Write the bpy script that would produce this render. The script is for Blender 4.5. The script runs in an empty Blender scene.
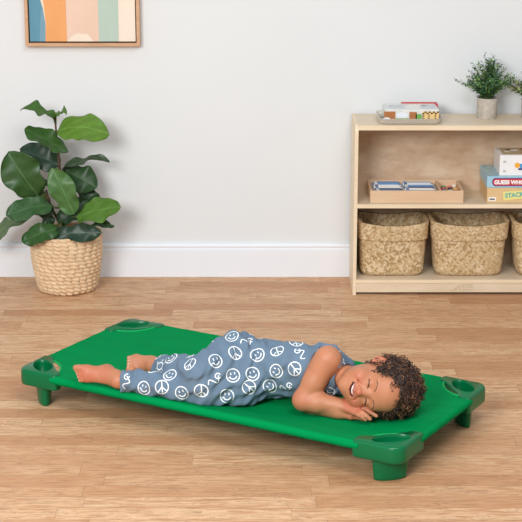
import bpy, bmesh, math, random
import numpy as np
from mathutils import Vector, Matrix, Quaternion
from mathutils.bvhtree import BVHTree

R_ = math.radians
sc = bpy.context.scene
COL = sc.collection
# ------------------------------------------------------------------ camera
FPX, PITCH, CAMH = 1633.64, 0.2704, 1.7871
cam = bpy.data.objects.new('camera', bpy.data.cameras.new('camera'))
COL.objects.link(cam)
cam.location = (0, 0, CAMH)
cam.rotation_euler = (math.pi / 2 - PITCH, 0, 0)
cam.data.sensor_width = 36
cam.data.lens = FPX / 522 * 36
cam.data.clip_end = 60
sc.camera = cam
# ------------------------------------------------------------------ light
world = bpy.data.worlds.new('world'); sc.world = world
world.use_nodes = True
bgn = world.node_tree.nodes['Background']
bgn.inputs[0].default_value = (0.90, 0.955, 1.0, 1)
bgn.inputs[1].default_value = 0.48

def area(name, loc, target, sx, sy, power, color=(1, 1, 1)):
    l = bpy.data.lights.new(name, 'AREA'); l.shape = 'RECTANGLE'
    l.size = sx; l.size_y = sy; l.energy = power; l.color = color
    o = bpy.data.objects.new(name, l); COL.objects.link(o)
    o.location = loc
    o.rotation_euler = (Vector(target) - Vector(loc)).to_track_quat('-Z', 'Y').to_euler()
    return o
area('window_light', (-1.7, 0.9, 2.35), (0.1, 5.2, 0.3), 1.7, 1.3, 155, (1, 0.995, 0.985))
area('ceiling_light', (0.7, 2.2, 3.3), (0.1, 4.2, 0.0), 1.3, 1.3, 52, (1, 0.995, 0.985))
sc.view_settings.view_transform = 'Standard'
sc.view_settings.look = 'None'
sc.view_settings.gamma = 1
sc.view_settings.use_curve_mapping = False
sc.view_settings.exposure = 0.17

CP, SP = math.cos(PITCH), math.sin(PITCH)
def ray(u, v):
    return Vector(((u - 261) / FPX, CP + (261 - v) / FPX * SP, -SP + (261 - v) / FPX * CP))
def atz(u, v, z):
    r = ray(u, v); return Vector((0, 0, CAMH)) + r * ((z - CAMH) / r.z)
def aty(u, v, y):
    r = ray(u, v); return Vector((0, 0, CAMH)) + r * (y / r.y)

# ------------------------------------------------------------------ helpers
def lin(c):
    return tuple((x / 255 / 12.92 if x / 255 <= .04045 else ((x / 255 + .055) / 1.055) ** 2.4) for x in c)
def rgba(c): return (*lin(c), 1)

def mat(name, col, rough=.6, spec=.5, **kw):
    m = bpy.data.materials.new(name); m.use_nodes = True
    b = m.node_tree.nodes['Principled BSDF']
    b.inputs['Base Color'].default_value = rgba(col)
    b.inputs['Roughness'].default_value = rough
    b.inputs['Specular IOR Level'].default_value = spec
    for k, v in kw.items(): b.inputs[k.replace('_', ' ')].default_value = v
    return m
class NB:
    """small node-building helper"""
    def __init__(s, m):
        s.m = m; s.t = m.node_tree; s.b = s.t.nodes['Principled BSDF']
    def n(s, typ, **kw):
        x = s.t.nodes.new(typ)
        for k, v in kw.items(): setattr(x, k, v)
        return x
    def l(s, a, b): s.t.links.new(a, b)
    def math(s, op, a, b=None, c=None):
        x = s.n('ShaderNodeMath', operation=op)
        for i, q in enumerate((a, b, c)):
            if q is None: continue
            if isinstance(q, (int, float)): x.inputs[i].default_value = q
            else: s.l(q, x.inputs[i])
        return x.outputs[0]
    def mix(s, fac, a, b, blend='MIX'):
        x = s.n('ShaderNodeMix', data_type='RGBA', blend_type=blend)
        for q, i in ((fac, 0), (a, 6), (b, 7)):
            if isinstance(q, (int, float)): x.inputs[i].default_value = q
            elif isinstance(q, tuple): x.inputs[i].default_value = q
            else: s.l(q, x.inputs[i])
        return x.outputs[2]
    def noise(s, vec, scale, detail=3, rough=.5, out=0):
        x = s.n('ShaderNodeTexNoise'); x.inputs['Scale'].default_value = scale
        x.inputs['Detail'].default_value = detail; x.inputs['Roughness'].default_value = rough
        if vec is not None: s.l(vec, x.inputs['Vector'])
        return x.outputs[out]
    def mapping(s, vec, scale=(1, 1, 1), loc=(0, 0, 0)):
        x = s.n('ShaderNodeMapping'); x.inputs['Scale'].default_value = scale
        x.inputs['Location'].default_value = loc; s.l(vec, x.inputs['Vector']); return x.outputs[0]
    def obj(s): return s.n('ShaderNodeTexCoord').outputs['Object']
    def ramp(s, fac, stops):
        x = s.n('ShaderNodeValToRGB'); s.l(fac, x.inputs[0])
        e = x.color_ramp.elements
        while len(e) < len(stops): e.new(.5)
        for i, (p, c) in enumerate(stops): e[i].position = p; e[i].color = c
        return x.outputs[0]
    def bump(s, h, strength=.3, dist=.002):
        x = s.n('ShaderNodeBump'); x.inputs['Strength'].default_value = strength
        x.inputs['Distance'].default_value = dist
        s.l(h, x.inputs['Height']); s.l(x.outputs[0], s.b.inputs['Normal'])
    def col(s, c): s.l(c, s.b.inputs['Base Color'])

def noisy(name, col, col2, scale=20, rough=.6, bump=0, bscale=None, spec=.5, stretch=(1, 1, 1), **kw):
    m = mat(name, col, rough, spec, **kw); g = NB(m)
    v = g.mapping(g.obj(), stretch)
    f = g.noise(v, scale, 4, .6)
    f = g.ramp(f, [(.3, (0, 0, 0, 1)), (.7, (1, 1, 1, 1))])
    g.col(g.mix(f, rgba(col), rgba(col2)))
    if bump:
        g.bump(g.noise(v, bscale or scale * 6, 3, .6), bump, .002)
    return m

def attr_mat(name, rough=.6, spec=.5, bump=0, bscale=300, vary=0, vscale=60, **kw):
    m = mat(name, (128, 128, 128), rough, spec, **kw); g = NB(m)
    a = g.n('ShaderNodeAttribute'); a.attribute_name = 'Col'
    c = a.outputs['Color']
    if vary:
        f = g.noise(g.obj(), vscale, 3, .6)
        f = g.ramp(f, [(.3, (1 - vary, 1 - vary, 1 - vary, 1)), (.7, (1, 1, 1, 1))])
        c = g.mix(1.0, c, f, 'MULTIPLY')
    g.col(c)
    if bump: g.bump(g.noise(g.obj(), bscale, 3, .6), bump, .002)
    return m

def me_from(name, V, F, smooth=True, mats=(), colors=None, midx=None):
    me = bpy.data.meshes.new(name)
    V = np.asarray(V, dtype=np.float32)
    if isinstance(F, np.ndarray):
        n, k = F.shape
        me.vertices.add(len(V)); me.vertices.foreach_set('co', V.ravel())
        me.loops.add(n * k); me.loops.foreach_set('vertex_index', F.astype(np.int32).ravel())
        me.polygons.add(n); me.polygons.foreach_set('loop_start', np.arange(0, n * k, k, dtype=np.int32))
        try: me.polygons.foreach_set('loop_total', np.full(n, k, dtype=np.int32))
        except Exception: pass
        me.update(calc_edges=True)
    else:
        me.from_pydata([tuple(map(float, v)) for v in V], [], F)
        me.update()
    for m in mats: me.materials.append(m)
    me.polygons.foreach_set('use_smooth', [smooth] * len(me.polygons))
    if midx is not None: me.polygons.foreach_set('material_index', midx)
    if colors is not None:
        ca = me.color_attributes.new('Col', 'FLOAT_COLOR', 'POINT')
        c = np.ones((len(V), 4), dtype=np.float32); c[:, :3] = colors
        ca.data.foreach_set('color', c.ravel())
    me.validate()
    return me

def link(name, me, parent=None, loc=None, rot=None):
    o = bpy.data.objects.new(name, me); COL.objects.link(o)
    if parent: o.parent = parent
    if loc is not None: o.location = loc
    if rot is not None: o.rotation_euler = rot
    return o
def tag(o, label=None, cat=None, group=None, kind=None):
    if label: o['label'] = label
    if cat: o['category'] = cat
    if group: o['group'] = group
    if kind: o['kind'] = kind
    return o
def empty(name, loc, rz=0, label=None, cat=None, group=None):
    o = bpy.data.objects.new(name, None); COL.objects.link(o)
    o.location = loc; o.rotation_euler = (0, 0, rz); o.empty_display_size = .05
    return tag(o, label, cat, group)

class MB:
    """collects pieces into one mesh; every piece may carry a material index and a colour"""
    def __init__(s): s.V = []; s.F = []; s.M = []; s.C = []
    def add(s, V, F, mi=0, col=(1, 1, 1)):
        o = len(s.V)
        s.V += [tuple(v) for v in V]; s.F += [tuple(i + o for i in f) for f in F]
        s.M += [mi] * len(F); s.C += [col] * len(V)
    def box(s, c0, c1, mi=0, bev=0.0, col=(1, 1, 1), rz=0, seg=2):
        bm = bmesh.new(); bmesh.ops.create_cube(bm, size=1)
        c0 = Vector(c0); c1 = Vector(c1); d = c1 - c0; c = (c0 + c1) / 2
        for v in bm.verts: v.co = Vector((v.co.x * d.x, v.co.y * d.y, v.co.z * d.z))
        if bev > 0:
            bmesh.ops.bevel(bm, geom=bm.edges[:], offset=min(bev, min(abs(d.x), abs(d.y), abs(d.z)) * .45), segments=seg, affect='EDGES', profile=.5)
        q = Matrix.Rotation(rz, 3, 'Z')
        bm.verts.index_update()
        s.add([q @ v.co + c for v in bm.verts], [[v.index for v in f.verts] for f in bm.faces], mi, col)
        bm.free()
    def tube(s, pts, rad, n=8, mi=0, col=(1, 1, 1), cap=True, closed=False):
        pts = [Vector(p) for p in pts]; m = len(pts)
        if not hasattr(rad, '__len__'): rad = [rad] * m
        V = []; F = []
        up = None
        for i, p in enumerate(pts):
            if closed: t = pts[(i + 1) % m] - pts[i - 1]
            else: t = pts[min(i + 1, m - 1)] - pts[max(i - 1, 0)]
            t.normalize()
            if up is None:
                up = Vector((0, 0, 1)) if abs(t.z) < .9 else Vector((1, 0, 0))
            a = up - t * up.dot(t)
            if a.length < 1e-5: a = Vector((1, 0, 0)) - t * t.x
            a.normalize(); up = a; b = t.cross(a)
            for k in range(n):
                an = 2 * math.pi * k / n
                V.append(p + (a * math.cos(an) + b * math.sin(an)) * rad[i])
        for i in range(m if closed else m - 1):
            j = (i + 1) % m
            for k in range(n):
                F.append((i * n + k, i * n + (k + 1) % n, j * n + (k + 1) % n, j * n + k))
        if cap and not closed:
            F.append(tuple(range(n))[::-1]); F.append(tuple(range((m - 1) * n, m * n)))
        s.add(V, F, mi, col)
    def rings(s, loops, cap0=True, cap1=True, mi=0, col=(1, 1, 1)):
        n = len(loops[0]); V = [p for L in loops for p in L]; F = []
        for i in range(len(loops) - 1):
            for k in range(n):
                F.append((i * n + k, i * n + (k + 1) % n, (i + 1) * n + (k + 1) % n, (i + 1) * n + k))
        if cap0: F.append(tuple(range(n))[::-1])
        if cap1: F.append(tuple(range((len(loops) - 1) * n, len(loops) * n)))
        s.add(V, F, mi, col)
    def build(s, name, mats, parent=None, smooth=False, loc=None, rot=None, color=False, auto=None, fix=False):
        if not isinstance(mats, (list, tuple)): mats = [mats]
        me = me_from(name, s.V, s.F, smooth, mats, s.C if color else None, s.M)
        if fix:
            bm = bmesh.new(); bm.from_mesh(me); bmesh.ops.recalc_face_normals(bm, faces=bm.faces[:]); bm.to_mesh(me); bm.free()
        if auto: me.set_sharp_from_angle(angle=R_(auto))
        return link(name, me, parent, loc, rot)

# ------------------------------------------------------------------ materials
def floor_material():
    m = mat('laminate_floor', (205, 165, 125), .5, .22); g = NB(m)
    P = g.n('ShaderNodeNewGeometry').outputs['Position']
    s = g.n('ShaderNodeSeparateXYZ'); g.l(P, s.inputs[0]); x, y = s.outputs[0], s.outputs[1]
    WD = 0.074
    row = g.math('FLOOR', g.math('DIVIDE', y, WD))
    wn = g.n('ShaderNodeTexWhiteNoise', noise_dimensions='1D'); g.l(row, wn.inputs['W'])
    off = g.math('MULTIPLY', wn.outputs['Value'], 7.3)
    xs = g.math('DIVIDE', g.math('ADD', x, off), 0.62)
    # irregular joints
    cell = g.math('FLOOR', xs)
    cv = g.n('ShaderNodeCombineXYZ'); g.l(cell, cv.inputs[0]); g.l(row, cv.inputs[1])
    w2 = g.n('ShaderNodeTexWhiteNoise', noise_dimensions='2D'); g.l(cv.outputs[0], w2.inputs['Vector'])
    tone = w2.outputs['Value']
    w3 = g.n('ShaderNodeTexWhiteNoise', noise_dimensions='3D')
    cv3 = g.n('ShaderNodeCombineXYZ'); g.l(cell, cv3.inputs[0]); g.l(row, cv3.inputs[1]); cv3.inputs[2].default_value = 5.5
    g.l(cv3.outputs[0], w3.inputs['Vector'])
    # grain: stretched noise, shifted per board
    sh = g.n('ShaderNodeCombineXYZ'); g.l(g.math('MULTIPLY', tone, 37.0), sh.inputs[0]); g.l(g.math('MULTIPLY', w3.outputs['Value'], 11.0), sh.inputs[1])
    va = g.n('ShaderNodeVectorMath', operation='ADD'); g.l(P, va.inputs[0]); g.l(sh.outputs[0], va.inputs[1])
    gv = g.mapping(va.outputs[0], (2.2, 19, 1))
    wv = g.n('ShaderNodeTexNoise'); wv.inputs['Scale'].default_value = 2.4; wv.inputs['Detail'].default_value = 8; wv.inputs['Roughness'].default_value = .7; wv.inputs['Distortion'].default_value = 1.1
    g.l(gv, wv.inputs['Vector']); n1 = wv.outputs[0]
    gv2 = g.mapping(va.outputs[0], (6.0, 60, 1))
    n2 = g.noise(gv2, 2.0, 4, .6)
    base = g.ramp(tone, [(0.0, rgba((192, 146, 108))), (.3, rgba((213, 172, 134))), (.6, rgba((228, 192, 154))), (1.0, rgba((216, 176, 138)))])
    c = g.mix(g.ramp(n1, [(.38, (1, 1, 1, 1)), (.56, (0, 0, 0, 1))]), base, rgba((188, 138, 100)))
    streak = g.ramp(n1, [(.55, (0, 0, 0, 1)), (.585, (.9, .9, .9, 1)), (.62, (0, 0, 0, 1))])
    c = g.mix(g.math('MULTIPLY', streak, .8), c, rgba((138, 86, 56)))
    c = g.mix(g.math('MULTIPLY', g.ramp(n2, [(.48, (0, 0, 0, 1)), (.62, (1, 1, 1, 1))]), .5), c, rgba((158, 112, 76)))
    # joints
    fy = g.math('FRACT', g.math('DIVIDE', y, WD)); fx = g.math('FRACT', xs)
    e1 = g.math('LESS_THAN', fy, .028); e2 = g.math('LESS_THAN', fx, .0035)
    e = g.math('MAXIMUM', e1, e2)
    c = g.mix(g.math('MULTIPLY', e, .36), c, rgba((122, 82, 56)))
    g.col(c)
    g.bump(g.math('SUBTRACT', g.math('MULTIPLY', n2, .3), e), .15, .0015)
    return m

M = {}
M['wall'] = noisy('painted_wall', (222, 225, 227), (219, 222, 224), 1.2, .85, .05, 80, spec=.2)
M['trim'] = noisy('white_trim_paint', (230, 235, 241), (227, 232, 239), 3, .4, spec=.35)
M['floor'] = floor_material()
def wood(name, c1, c2, c3=None, stretch=(2, 14, 14), rough=.45):
    m = mat(name, c1, rough, .35); g = NB(m)
    v = g.mapping(g.obj(), stretch)
    f = g.ramp(g.noise(v, 2.5, 5, .62), [(.35, (0, 0, 0, 1)), (.68, (1, 1, 1, 1))])
    c = g.mix(f, rgba(c1), rgba(c2))
    f2 = g.ramp(g.noise(g.obj(), 5, 3, .5), [(.45, (0, 0, 0, 1)), (.8, (1, 1, 1, 1))])
    c = g.mix(g.math('MULTIPLY', f2, .4), c, rgba(c3 or c2))
    g.col(c); g.bump(f, .06, .001)
    return m
M['birch'] = wood('birch_plywood', (226, 209, 184), (214, 194, 166), (205, 180, 150))
M['birch_back'] = wood('birch_back_panel', (220, 199, 173), (190, 156, 126), (172, 134, 104), stretch=(2.5, 5, 5))
M['birch_edge'] = wood('birch_edge', (236, 218, 190), (226, 204, 172))
M['tray_wood'] = wood('tray_wood', (222, 190, 158), (212, 178, 145))
M['oak'] = wood('oak_frame', (206, 166, 132), (190, 148, 114), stretch=(6, 30, 30))
M['cot_plastic'] = mat('glossy_green_plastic', (0, 101, 58), .28, .3)
_g = NB(M['cot_plastic']); _g.bump(_g.noise(_g.obj(), 220, 2, .5), .06, .0006)
M['binding'] = noisy('green_binding', (22, 170, 92), (16, 158, 84), 80, .6, spec=.15)
M['steel'] = mat('steel_tube', (170, 172, 170), .3, .5, Metallic=.9)
def canvas_mat():
    m = mat('green_canvas', (4, 152, 84), .75, .03); g = NB(m)
    f = g.ramp(g.noise(g.mapping(g.obj(), (2, 9, 1)), 3, 4, .6), [(.3, (0, 0, 0, 1)), (.7, (1, 1, 1, 1))])
    g.col(g.mix(f, rgba((0, 128, 68)), rgba((0, 136, 74))))
    w = g.n('ShaderNodeTexChecker'); w.inputs['Scale'].default_value = 700; g.l(g.obj(), w.inputs['Vector'])
    g.bump(w.outputs['Fac'], .12, .0004)
    return m
M['canvas'] = canvas_mat()

# ------------------------------------------------------------------ room
YW = 6.2295
mb = MB(); mb.box((-4, YW, -.05), (4, YW + .12, 3.2)); tag(mb.build('wall_back', M['wall']), kind='structure')
mb = MB(); mb.box((-4, -1.5, -.06), (4, YW + .12, 0)); tag(mb.build('floor', M['floor']), kind='structure')
# baseboard: profile extruded along x
prof = [(0, 0), (0, .0), (.017, .0), (.017, .108), (.0165, .111), (.012, .113), (.0115, .118), (.0145, .121), (.0145, .127), (.012, .132), (.006, .135), (0, .135)]
V = []; F = []
n = len(prof)
for X in (-4, 4):
    for d, z in prof: V.append((X, YW - d, z))
for k in range(n): F.append((k, (k + 1) % n, n + (k + 1) % n, n + k))
F.append(tuple(range(n))); F.append(tuple(range(n, 2 * n))[::-1])
mb = MB(); mb.add(V, F)
tag(mb.build('baseboard_back', M['trim'], fix=True), kind='structure')

# ------------------------------------------------------------------ framed art
fr = empty('framed_art', (-.669, YW - .001, .915), 0, 'abstract striped painting in a light wood floating frame hung on the wall', 'picture')
fx0, fx1, fz0, fz1 = -.225, .210, 0.0, .60
fb = .013
mb = MB()
for (a, b) in (((fx0, -.036, fz0), (fx1, 0, fz0 + fb)), ((fx0, -.036, fz1 - fb), (fx1, 0, fz1)), ((fx0, -.036, fz0 + fb), (fx0 + fb, 0, fz1 - fb)), ((fx1 - fb, -.036, fz0 + fb), (fx1, 0, fz1 - fb))):
    mb.box(a, b, bev=.0012)
mb.build('frame', M['oak'], fr)
mb = MB(); mb.box((fx0 + fb, -.010, fz0 + fb), (fx1 - fb, -.004, fz1 - fb)); mb.build('backing_board', mat('dark_backing', (50, 38, 34), .7), fr)
cx0, cx1, cz0, cz1 = fx0 + fb + .005, fx1 - fb - .004, fz0 + fb + .006, fz1 - fb - .006
amats = [noisy('art_' + nm, c1, c2, 9, .75, .2, 60, stretch=(1, 1, .25)) for nm, c1, c2 in (
    ('cream', (228, 214, 194), (234, 222, 204)), ('blue', (96, 148, 168), (78, 132, 156)), ('orange', (232, 164, 104), (220, 152, 94)),
    ('peach', (230, 200, 180), (224, 190, 170)), ('sage', (184, 200, 188), (174, 194, 182)), ('pale', (230, 212, 192), (234, 220, 204)), ('slate', (120, 158, 178), (104, 146, 168)))]
mb = MB(); mb.box((cx0, -.030, cz0), (cx1, -.010, cz1), 0, .001)
def artpoly(pts, mi, dy):
    Wc = cx1 - cx0; Hc = cz1 - cz0
    P = [(cx0 + Wc * a, cz0 + Hc * b) for a, b in pts]
    k = len(P)
    mb.add([(x, -.030 - dy, z) for x, z in P], [tuple(range(k))], mi)
artpoly([(0, 0), (.145, 0), (.15, .12), (.13, .22), (.10, .30), (.06, .36), (0, .38)], 1, .0006)
artpoly([(.09, 0), (.145, 0), (.15, .12), (.13, .22), (.11, .20), (.10, .1)], 6, .0009)
artpoly([(.145, 0), (.35, 0), (.345, .5), (.34, .9), (.16, .93), (.12, .34), (.14, .25), (.155, .12)], 2, .0012)
artpoly([(.35, 0), (.655, 0), (.645, .8), (.345, .82)], 3, .0006)
artpoly([(.35, 0), (.60, 0), (.55, .05), (.45, .055), (.38, .03)], 5, .0012)
artpoly([(.655, 0), (.84, 0), (.845, .72), (.645, .7)], 4, .0015)
artpoly([(.84, 0), (1, 0), (1, .95), (.845, .93)], 5, .0006)
artpoly([(.05, .45), (.14, .44), (.17, .8), (.08, .85)], 4, .0015)
pts = [(-.229 + .02 + .4 * t, 0) for t in (0, 1)]
mb.build('canvas', amats, fr)

# ------------------------------------------------------------------ shelf unit
SX0, SX1, SY0, SY1, SH = .349, 1.569, 5.961, 6.211, .655
sh = empty('shelf_unit', (SX0, SY0, 0), 0, 'low light birch storage shelf with two tiers standing against the wall', 'shelf')
W_ = SX1 - SX0; D_ = SY1 - SY0; T = .0125
def rounded_side(x0, x1):
    r = .03; pts = [(D_, 0), (D_, SH), ]
    # front top rounded
    prof = [(0, 0), (D_, 0), (D_, SH - .0)]
    prof += [(r - r * math.sin(a), SH - r + r * math.cos(a)) for a in [math.pi / 2 * k / 6 for k in range(7)]]
    k = len(prof); V = [(x0, y, z) for y, z in prof] + [(x1, y, z) for y, z in prof]
    F = [tuple(range(k)), tuple(range(k, 2 * k))[::-1]] + [(i, i + k, (i + 1) % k + k, (i + 1) % k) for i in range(k)]
    m_ = MB(); m_.add(V, F); return m_
rounded_side(0, T).build('side_panel', M['birch_edge'], sh, fix=True)
rounded_side(W_ - T, W_).build('side_panel', M['birch_edge'], sh, fix=True)
def board(name, z0, z1, y0=0, y1=D_, m=M['birch'], edge=True):
    q = MB(); q.box((T, y0, z0), (W_ - T, y1, z1), 0, .001)
    o = q.build(name, m, sh)
    if edge:
        q = MB(); q.box((T, y0 - .0008, z0), (W_ - T, y0 + .0016, z1), 0, .0004); q.build('edge_band', M['birch_edge'], o)
    return o
board('top_board', SH - .0185, SH - .0005, 0.002)
board('middle_shelf', .340, .355, 0.0)
board('bottom_shelf', .048, .061, 0.0)
q = MB(); q.box((T, .003, .010), (W_ - T, .015, .048), 0, .0008); kb = q.build('kickboard', M['birch'], sh)
q = MB(); q.box((T, D_ - .008, .003), (W_ - T, D_ - .001, SH - .0185), 0); q.build('back_panel', M['birch_back'], sh)
# embossed maker's mark on the kickboard
q = MB()
mk = lambda pts, r=.0008: q.tube([Vector((x, .0026, z - .006)) for x, z in pts], r, 5)
bx = .448 - SX0 + 0.0
bx = .722 - SX0
mk([(bx, .026), (bx + .012, .026), (bx + .028, .045), (bx + .033, .045), (bx + .033, .026)])
mk([(bx + .012, .026), (bx + .024, .034)]); mk([(bx + .020, .026), (bx + .028, .038)])
for i in range(4):
    a = bx + .036 + i * .0115
    mk([(a, .028), (a, .044), (a + .009, .044), (a + .009, .036), (a + .001, .036)][: 5 if i % 2 else 4]); mk([(a, .028), (a + .009, .028)])
mk([(bx - .002, .022), (bx + .082, .022), (bx + .084, .048), (bx + .034, .048)], .0006)
q.build('embossed_mark', mat('emboss', (196, 174, 146), .5), kb)
# shelf pin holes on the outer face of the left side panel and on its front edge are tiny screws
q = MB()
for z in (.60, .35, .062):
    q.tube([(-.0006, .05, z), (.0, .05, z)], .004, 10)
    q.tube([(-.0006, .19, z), (.0, .19, z)], .004, 10)


# ------------------------------------------------------------------ woven baskets
def basket_mesh(name, w0, w1, d0, d1, h, seed, rimh=.062):
    """rounded-rectangle woven basket: walls with twill relief; returns body and rim meshes"""
    rnd = random.Random(seed)
    rng = np.random.RandomState(seed)
    NA, NZ = 420, 110
    def outline(a, w, d, r):
        # superellipse
        n_ = 5.5
        c, s = np.cos(a), np.sin(a)
        k = (np.abs(c / (w / 2)) ** n_ + np.abs(s / (d / 2)) ** n_) ** (-1 / n_)
        return c * k, s * k
    ang = np.linspace(0, 2 * np.pi, NA, endpoint=False)
    # arc-length parameter for even weave
    px, py = outline(ang, w1, d1, 0)
    seg = np.hypot(np.roll(px, -1) - px, np.roll(py, -1) - py); L = seg.sum()
    fine = np.linspace(0, 2 * np.pi, 4000, endpoint=False)
    fx, fy = outline(fine, w1, d1, 0); fs = np.concatenate([[0], np.cumsum(np.hypot(np.diff(fx), np.diff(fy)))]) ; 
    tgt = np.linspace(0, fs[-1], NA, endpoint=False); ang = np.interp(tgt, fs, fine)
    cellsz = .0098; NU = int(round(L / cellsz)); NVv = int(round(h / cellsz)); cols = rng.rand(400, 400)
    straw = np.array([lin((218, 193, 154)), lin((211, 184, 144)), lin((200, 170, 127)), lin((178, 146, 103)), lin((227, 206, 172))])
    def weave(u, v):
        # diagonal twill: u,v in cells (rotated 45 deg)
        p = (u + v); q_ = (u - v)
        ip = np.floor(p).astype(int); iq = np.floor(q_).astype(int)
        fp = p - ip; fq = q_ - iq
        over = ((ip + iq) % 3) < 2 if False else (((ip - iq) // 2) % 2 == 0)
        a = np.where(over, fp, fq); b = np.where(over, fq, fp)
        hgt = (1 - (2 * a - 1) ** 4) * (.55 + .45 * np.sin(np.pi * b))
        idx = np.where(over, ip, iq) % 400
        jdx = np.where(over, iq // 2, ip // 2) % 400
        c = .6 * cols[idx, np.where(over, 0, 1)] + .4 * cols[idx, (jdx * 7) % 400]
        return hgt, c
    def saddle(a, w):   # rim height varies: corners lift
        return .018 * np.abs(np.cos(a)) ** 2.5 - .006
    Vs = []; Cs = []; Fs = []
    def skin(z0, z1, offr, nz, amp, sgn, layer, sc_=1.0, zlift=True):
        base = sum(len(v) for v in Vs)
        for j in range(nz):
            t = j / (nz - 1); z = z0 + (z1 - z0) * t
            tt = z / h
            bulge = 1 - (1 - min(tt, 1)) ** 3 * .05
            w = (w0 + (w1 - w0) * tt); d = (d0 + (d1 - d0) * tt)
            # rounded bottom edge
            rb = max(0, 1 - z / .022); ins = .012 * rb ** 2
            x, y = outline(ang, w + 2 * (offr - ins), d + 2 * (offr - ins), 0)
            u = tgt / cellsz * sc_; v = np.full(NA, z / cellsz * sc_)
            hh, cc = weave(u, v)
            nn = np.stack([x, y], 1); nn /= np.linalg.norm(nn, axis=1)[:, None]
            x = x + nn[:, 0] * hh * amp * sgn; y = y + nn[:, 1] * hh * amp * sgn
            zz = z + saddle(ang, w) * tt ** 2
            Vs.append(np.stack([x, y, zz], 1))
            ci = np.clip(((cc - .5) * 1.3 * 5 + 2.5).astype(int), 0, 4)
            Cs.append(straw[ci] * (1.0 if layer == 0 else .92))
        for j in range(nz - 1):
            for k in range(NA):
                k2 = (k + 1) % NA
                f = (base + j * NA + k, base + j * NA + k2, base + (j + 1) * NA + k2, base + (j + 1) * NA + k)
                Fs.append(f if sgn > 0 else f[::-1])
        return base
    b0 = skin(0.001, h - .004, 0, NZ, .0042, 1, 0)
    b1 = skin(.006, h - .004, -.005, 40, .001, -1, 1)
    nb = sum(len(v) for v in Vs)
    for k in range(NA):   # join top edges
        k2 = (k + 1) % NA
        Fs.append((b0 + (NZ - 1) * NA + k, b0 + (NZ - 1) * NA + k2, b1 + 39 * NA + k2, b1 + 39 * NA + k))
    # bottoms
    Vs.append(np.array([[0, 0, .001], [0, 0, .006]])); Cs.append(np.array([straw[2]] * 2))
    for k in range(NA):
        k2 = (k + 1) % NA
        Fs.append((b0 + k2, b0 + k, nb)); Fs.append((b1 + k, b1 + k2, nb + 1))
    body = me_from(name, np.concatenate(Vs), Fs, True, [M['straw']], np.concatenate(Cs))
    Vs.clear(); Cs.clear(); Fs.clear()
    r0 = skin(h - rimh, h, .0068, 44, .0026, 1, 0, 1.5)
    r1 = skin(h - rimh, h, -.008, 44, .0008, -1, 1, 1.0)
    for k in range(NA):
        k2 = (k + 1) % NA
        Fs.append((r0 + 43 * NA + k, r0 + 43 * NA + k2, r1 + 43 * NA + k2, r1 + 43 * NA + k))
        Fs.append((r0 + k2, r0 + k, r1 + k, r1 + k2))
    rim = me_from(name + '_rim', np.concatenate(Vs), Fs, True, [M['straw']], np.concatenate(Cs))
    return body, rim
M['straw'] = attr_mat('woven_straw', .7, .25, .35, 500, .12, 40)
for i, (xa, xb, yb, seed, lab) in enumerate((
        (.366, .638, 5.984, 3, 'straw basket on the bottom shelf tucked against the left side panel'),
        (.644, .944, 5.982, 5, 'straw basket in the middle of the bottom shelf, widest of the three in view'),
        (.954, 1.234, 5.984, 9, 'straw basket cut off by the right edge of the photo'))):
    w1 = xb - xa - .013
    body, rim = basket_mesh('woven_basket', w1 * (.90, .86, .80)[i], w1, .165, .20, .208, seed)
    b = link('woven_basket', body, None, ((xa + xb) / 2, yb + .104, .0615), (0, 0, (0, .0, .0)[i]))
    tag(b, lab, 'basket', 'woven baskets on the bottom shelf')
    link('rim', rim, b)

# ------------------------------------------------------------------ wooden tray with pencils and blocks
M['tray_floor'] = wood('tray_floor', (206, 172, 138), (196, 160, 126))
tx0, tx1, ty0, ty1, tz = .411, .761, 5.982, 6.165, .3555
tr = empty('wooden_organizer_tray', ((tx0 + tx1) / 2, (ty0 + ty1) / 2, tz), 0, 'shallow wooden divided tray of small pieces on the middle shelf', 'tray')
hx = (tx1 - tx0) / 2; hy = (ty1 - ty0) / 2
q = MB(); q.box((-hx + .004, -hy + .004, 0), (hx - .004, hy - .004, .024)); q.build('tray_bottom', M['tray_floor'], tr)
q = MB(); q.box((-hx, -hy, 0), (hx, -hy + .008, .047), 0, .001); q.build('front_wall', M['tray_wood'], tr)
q = MB(); q.box((-hx, hy - .008, .0), (hx, hy, .050), 0, .001); q.build('back_wall', M['tray_wood'], tr)
for a in (-hx, hx - .008):
    q = MB(); q.box((a, -hy + .008, 0), (a + .008, hy - .008, .048), 0, .001); q.build('end_wall', M['tray_wood'], tr)
q = MB(); q.box((.085, -hy + .008, .006), (.092, hy - .008, .048), 0, .001); q.build('divider', M['tray_wood'], tr)
tcx, tcy = (tx0 + tx1) / 2, (ty0 + ty1) / 2
rnd = random.Random(4)
pcols = [((96, 132, 176), 'blue'), ((222, 224, 226), 'white'), ((74, 84, 110), 'navy'), ((170, 176, 186), 'grey'), ((110, 146, 190), 'pale blue'), ((226, 222, 214), 'cream')]
pm = [mat('stick_' + n_.replace(' ', '_'), c_, .4) for c_, n_ in pcols]
k = 0
where = ['row one from front', 'row two from front', 'row three from front', 'row four from front', 'row five from front', 'rearmost row']
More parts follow.
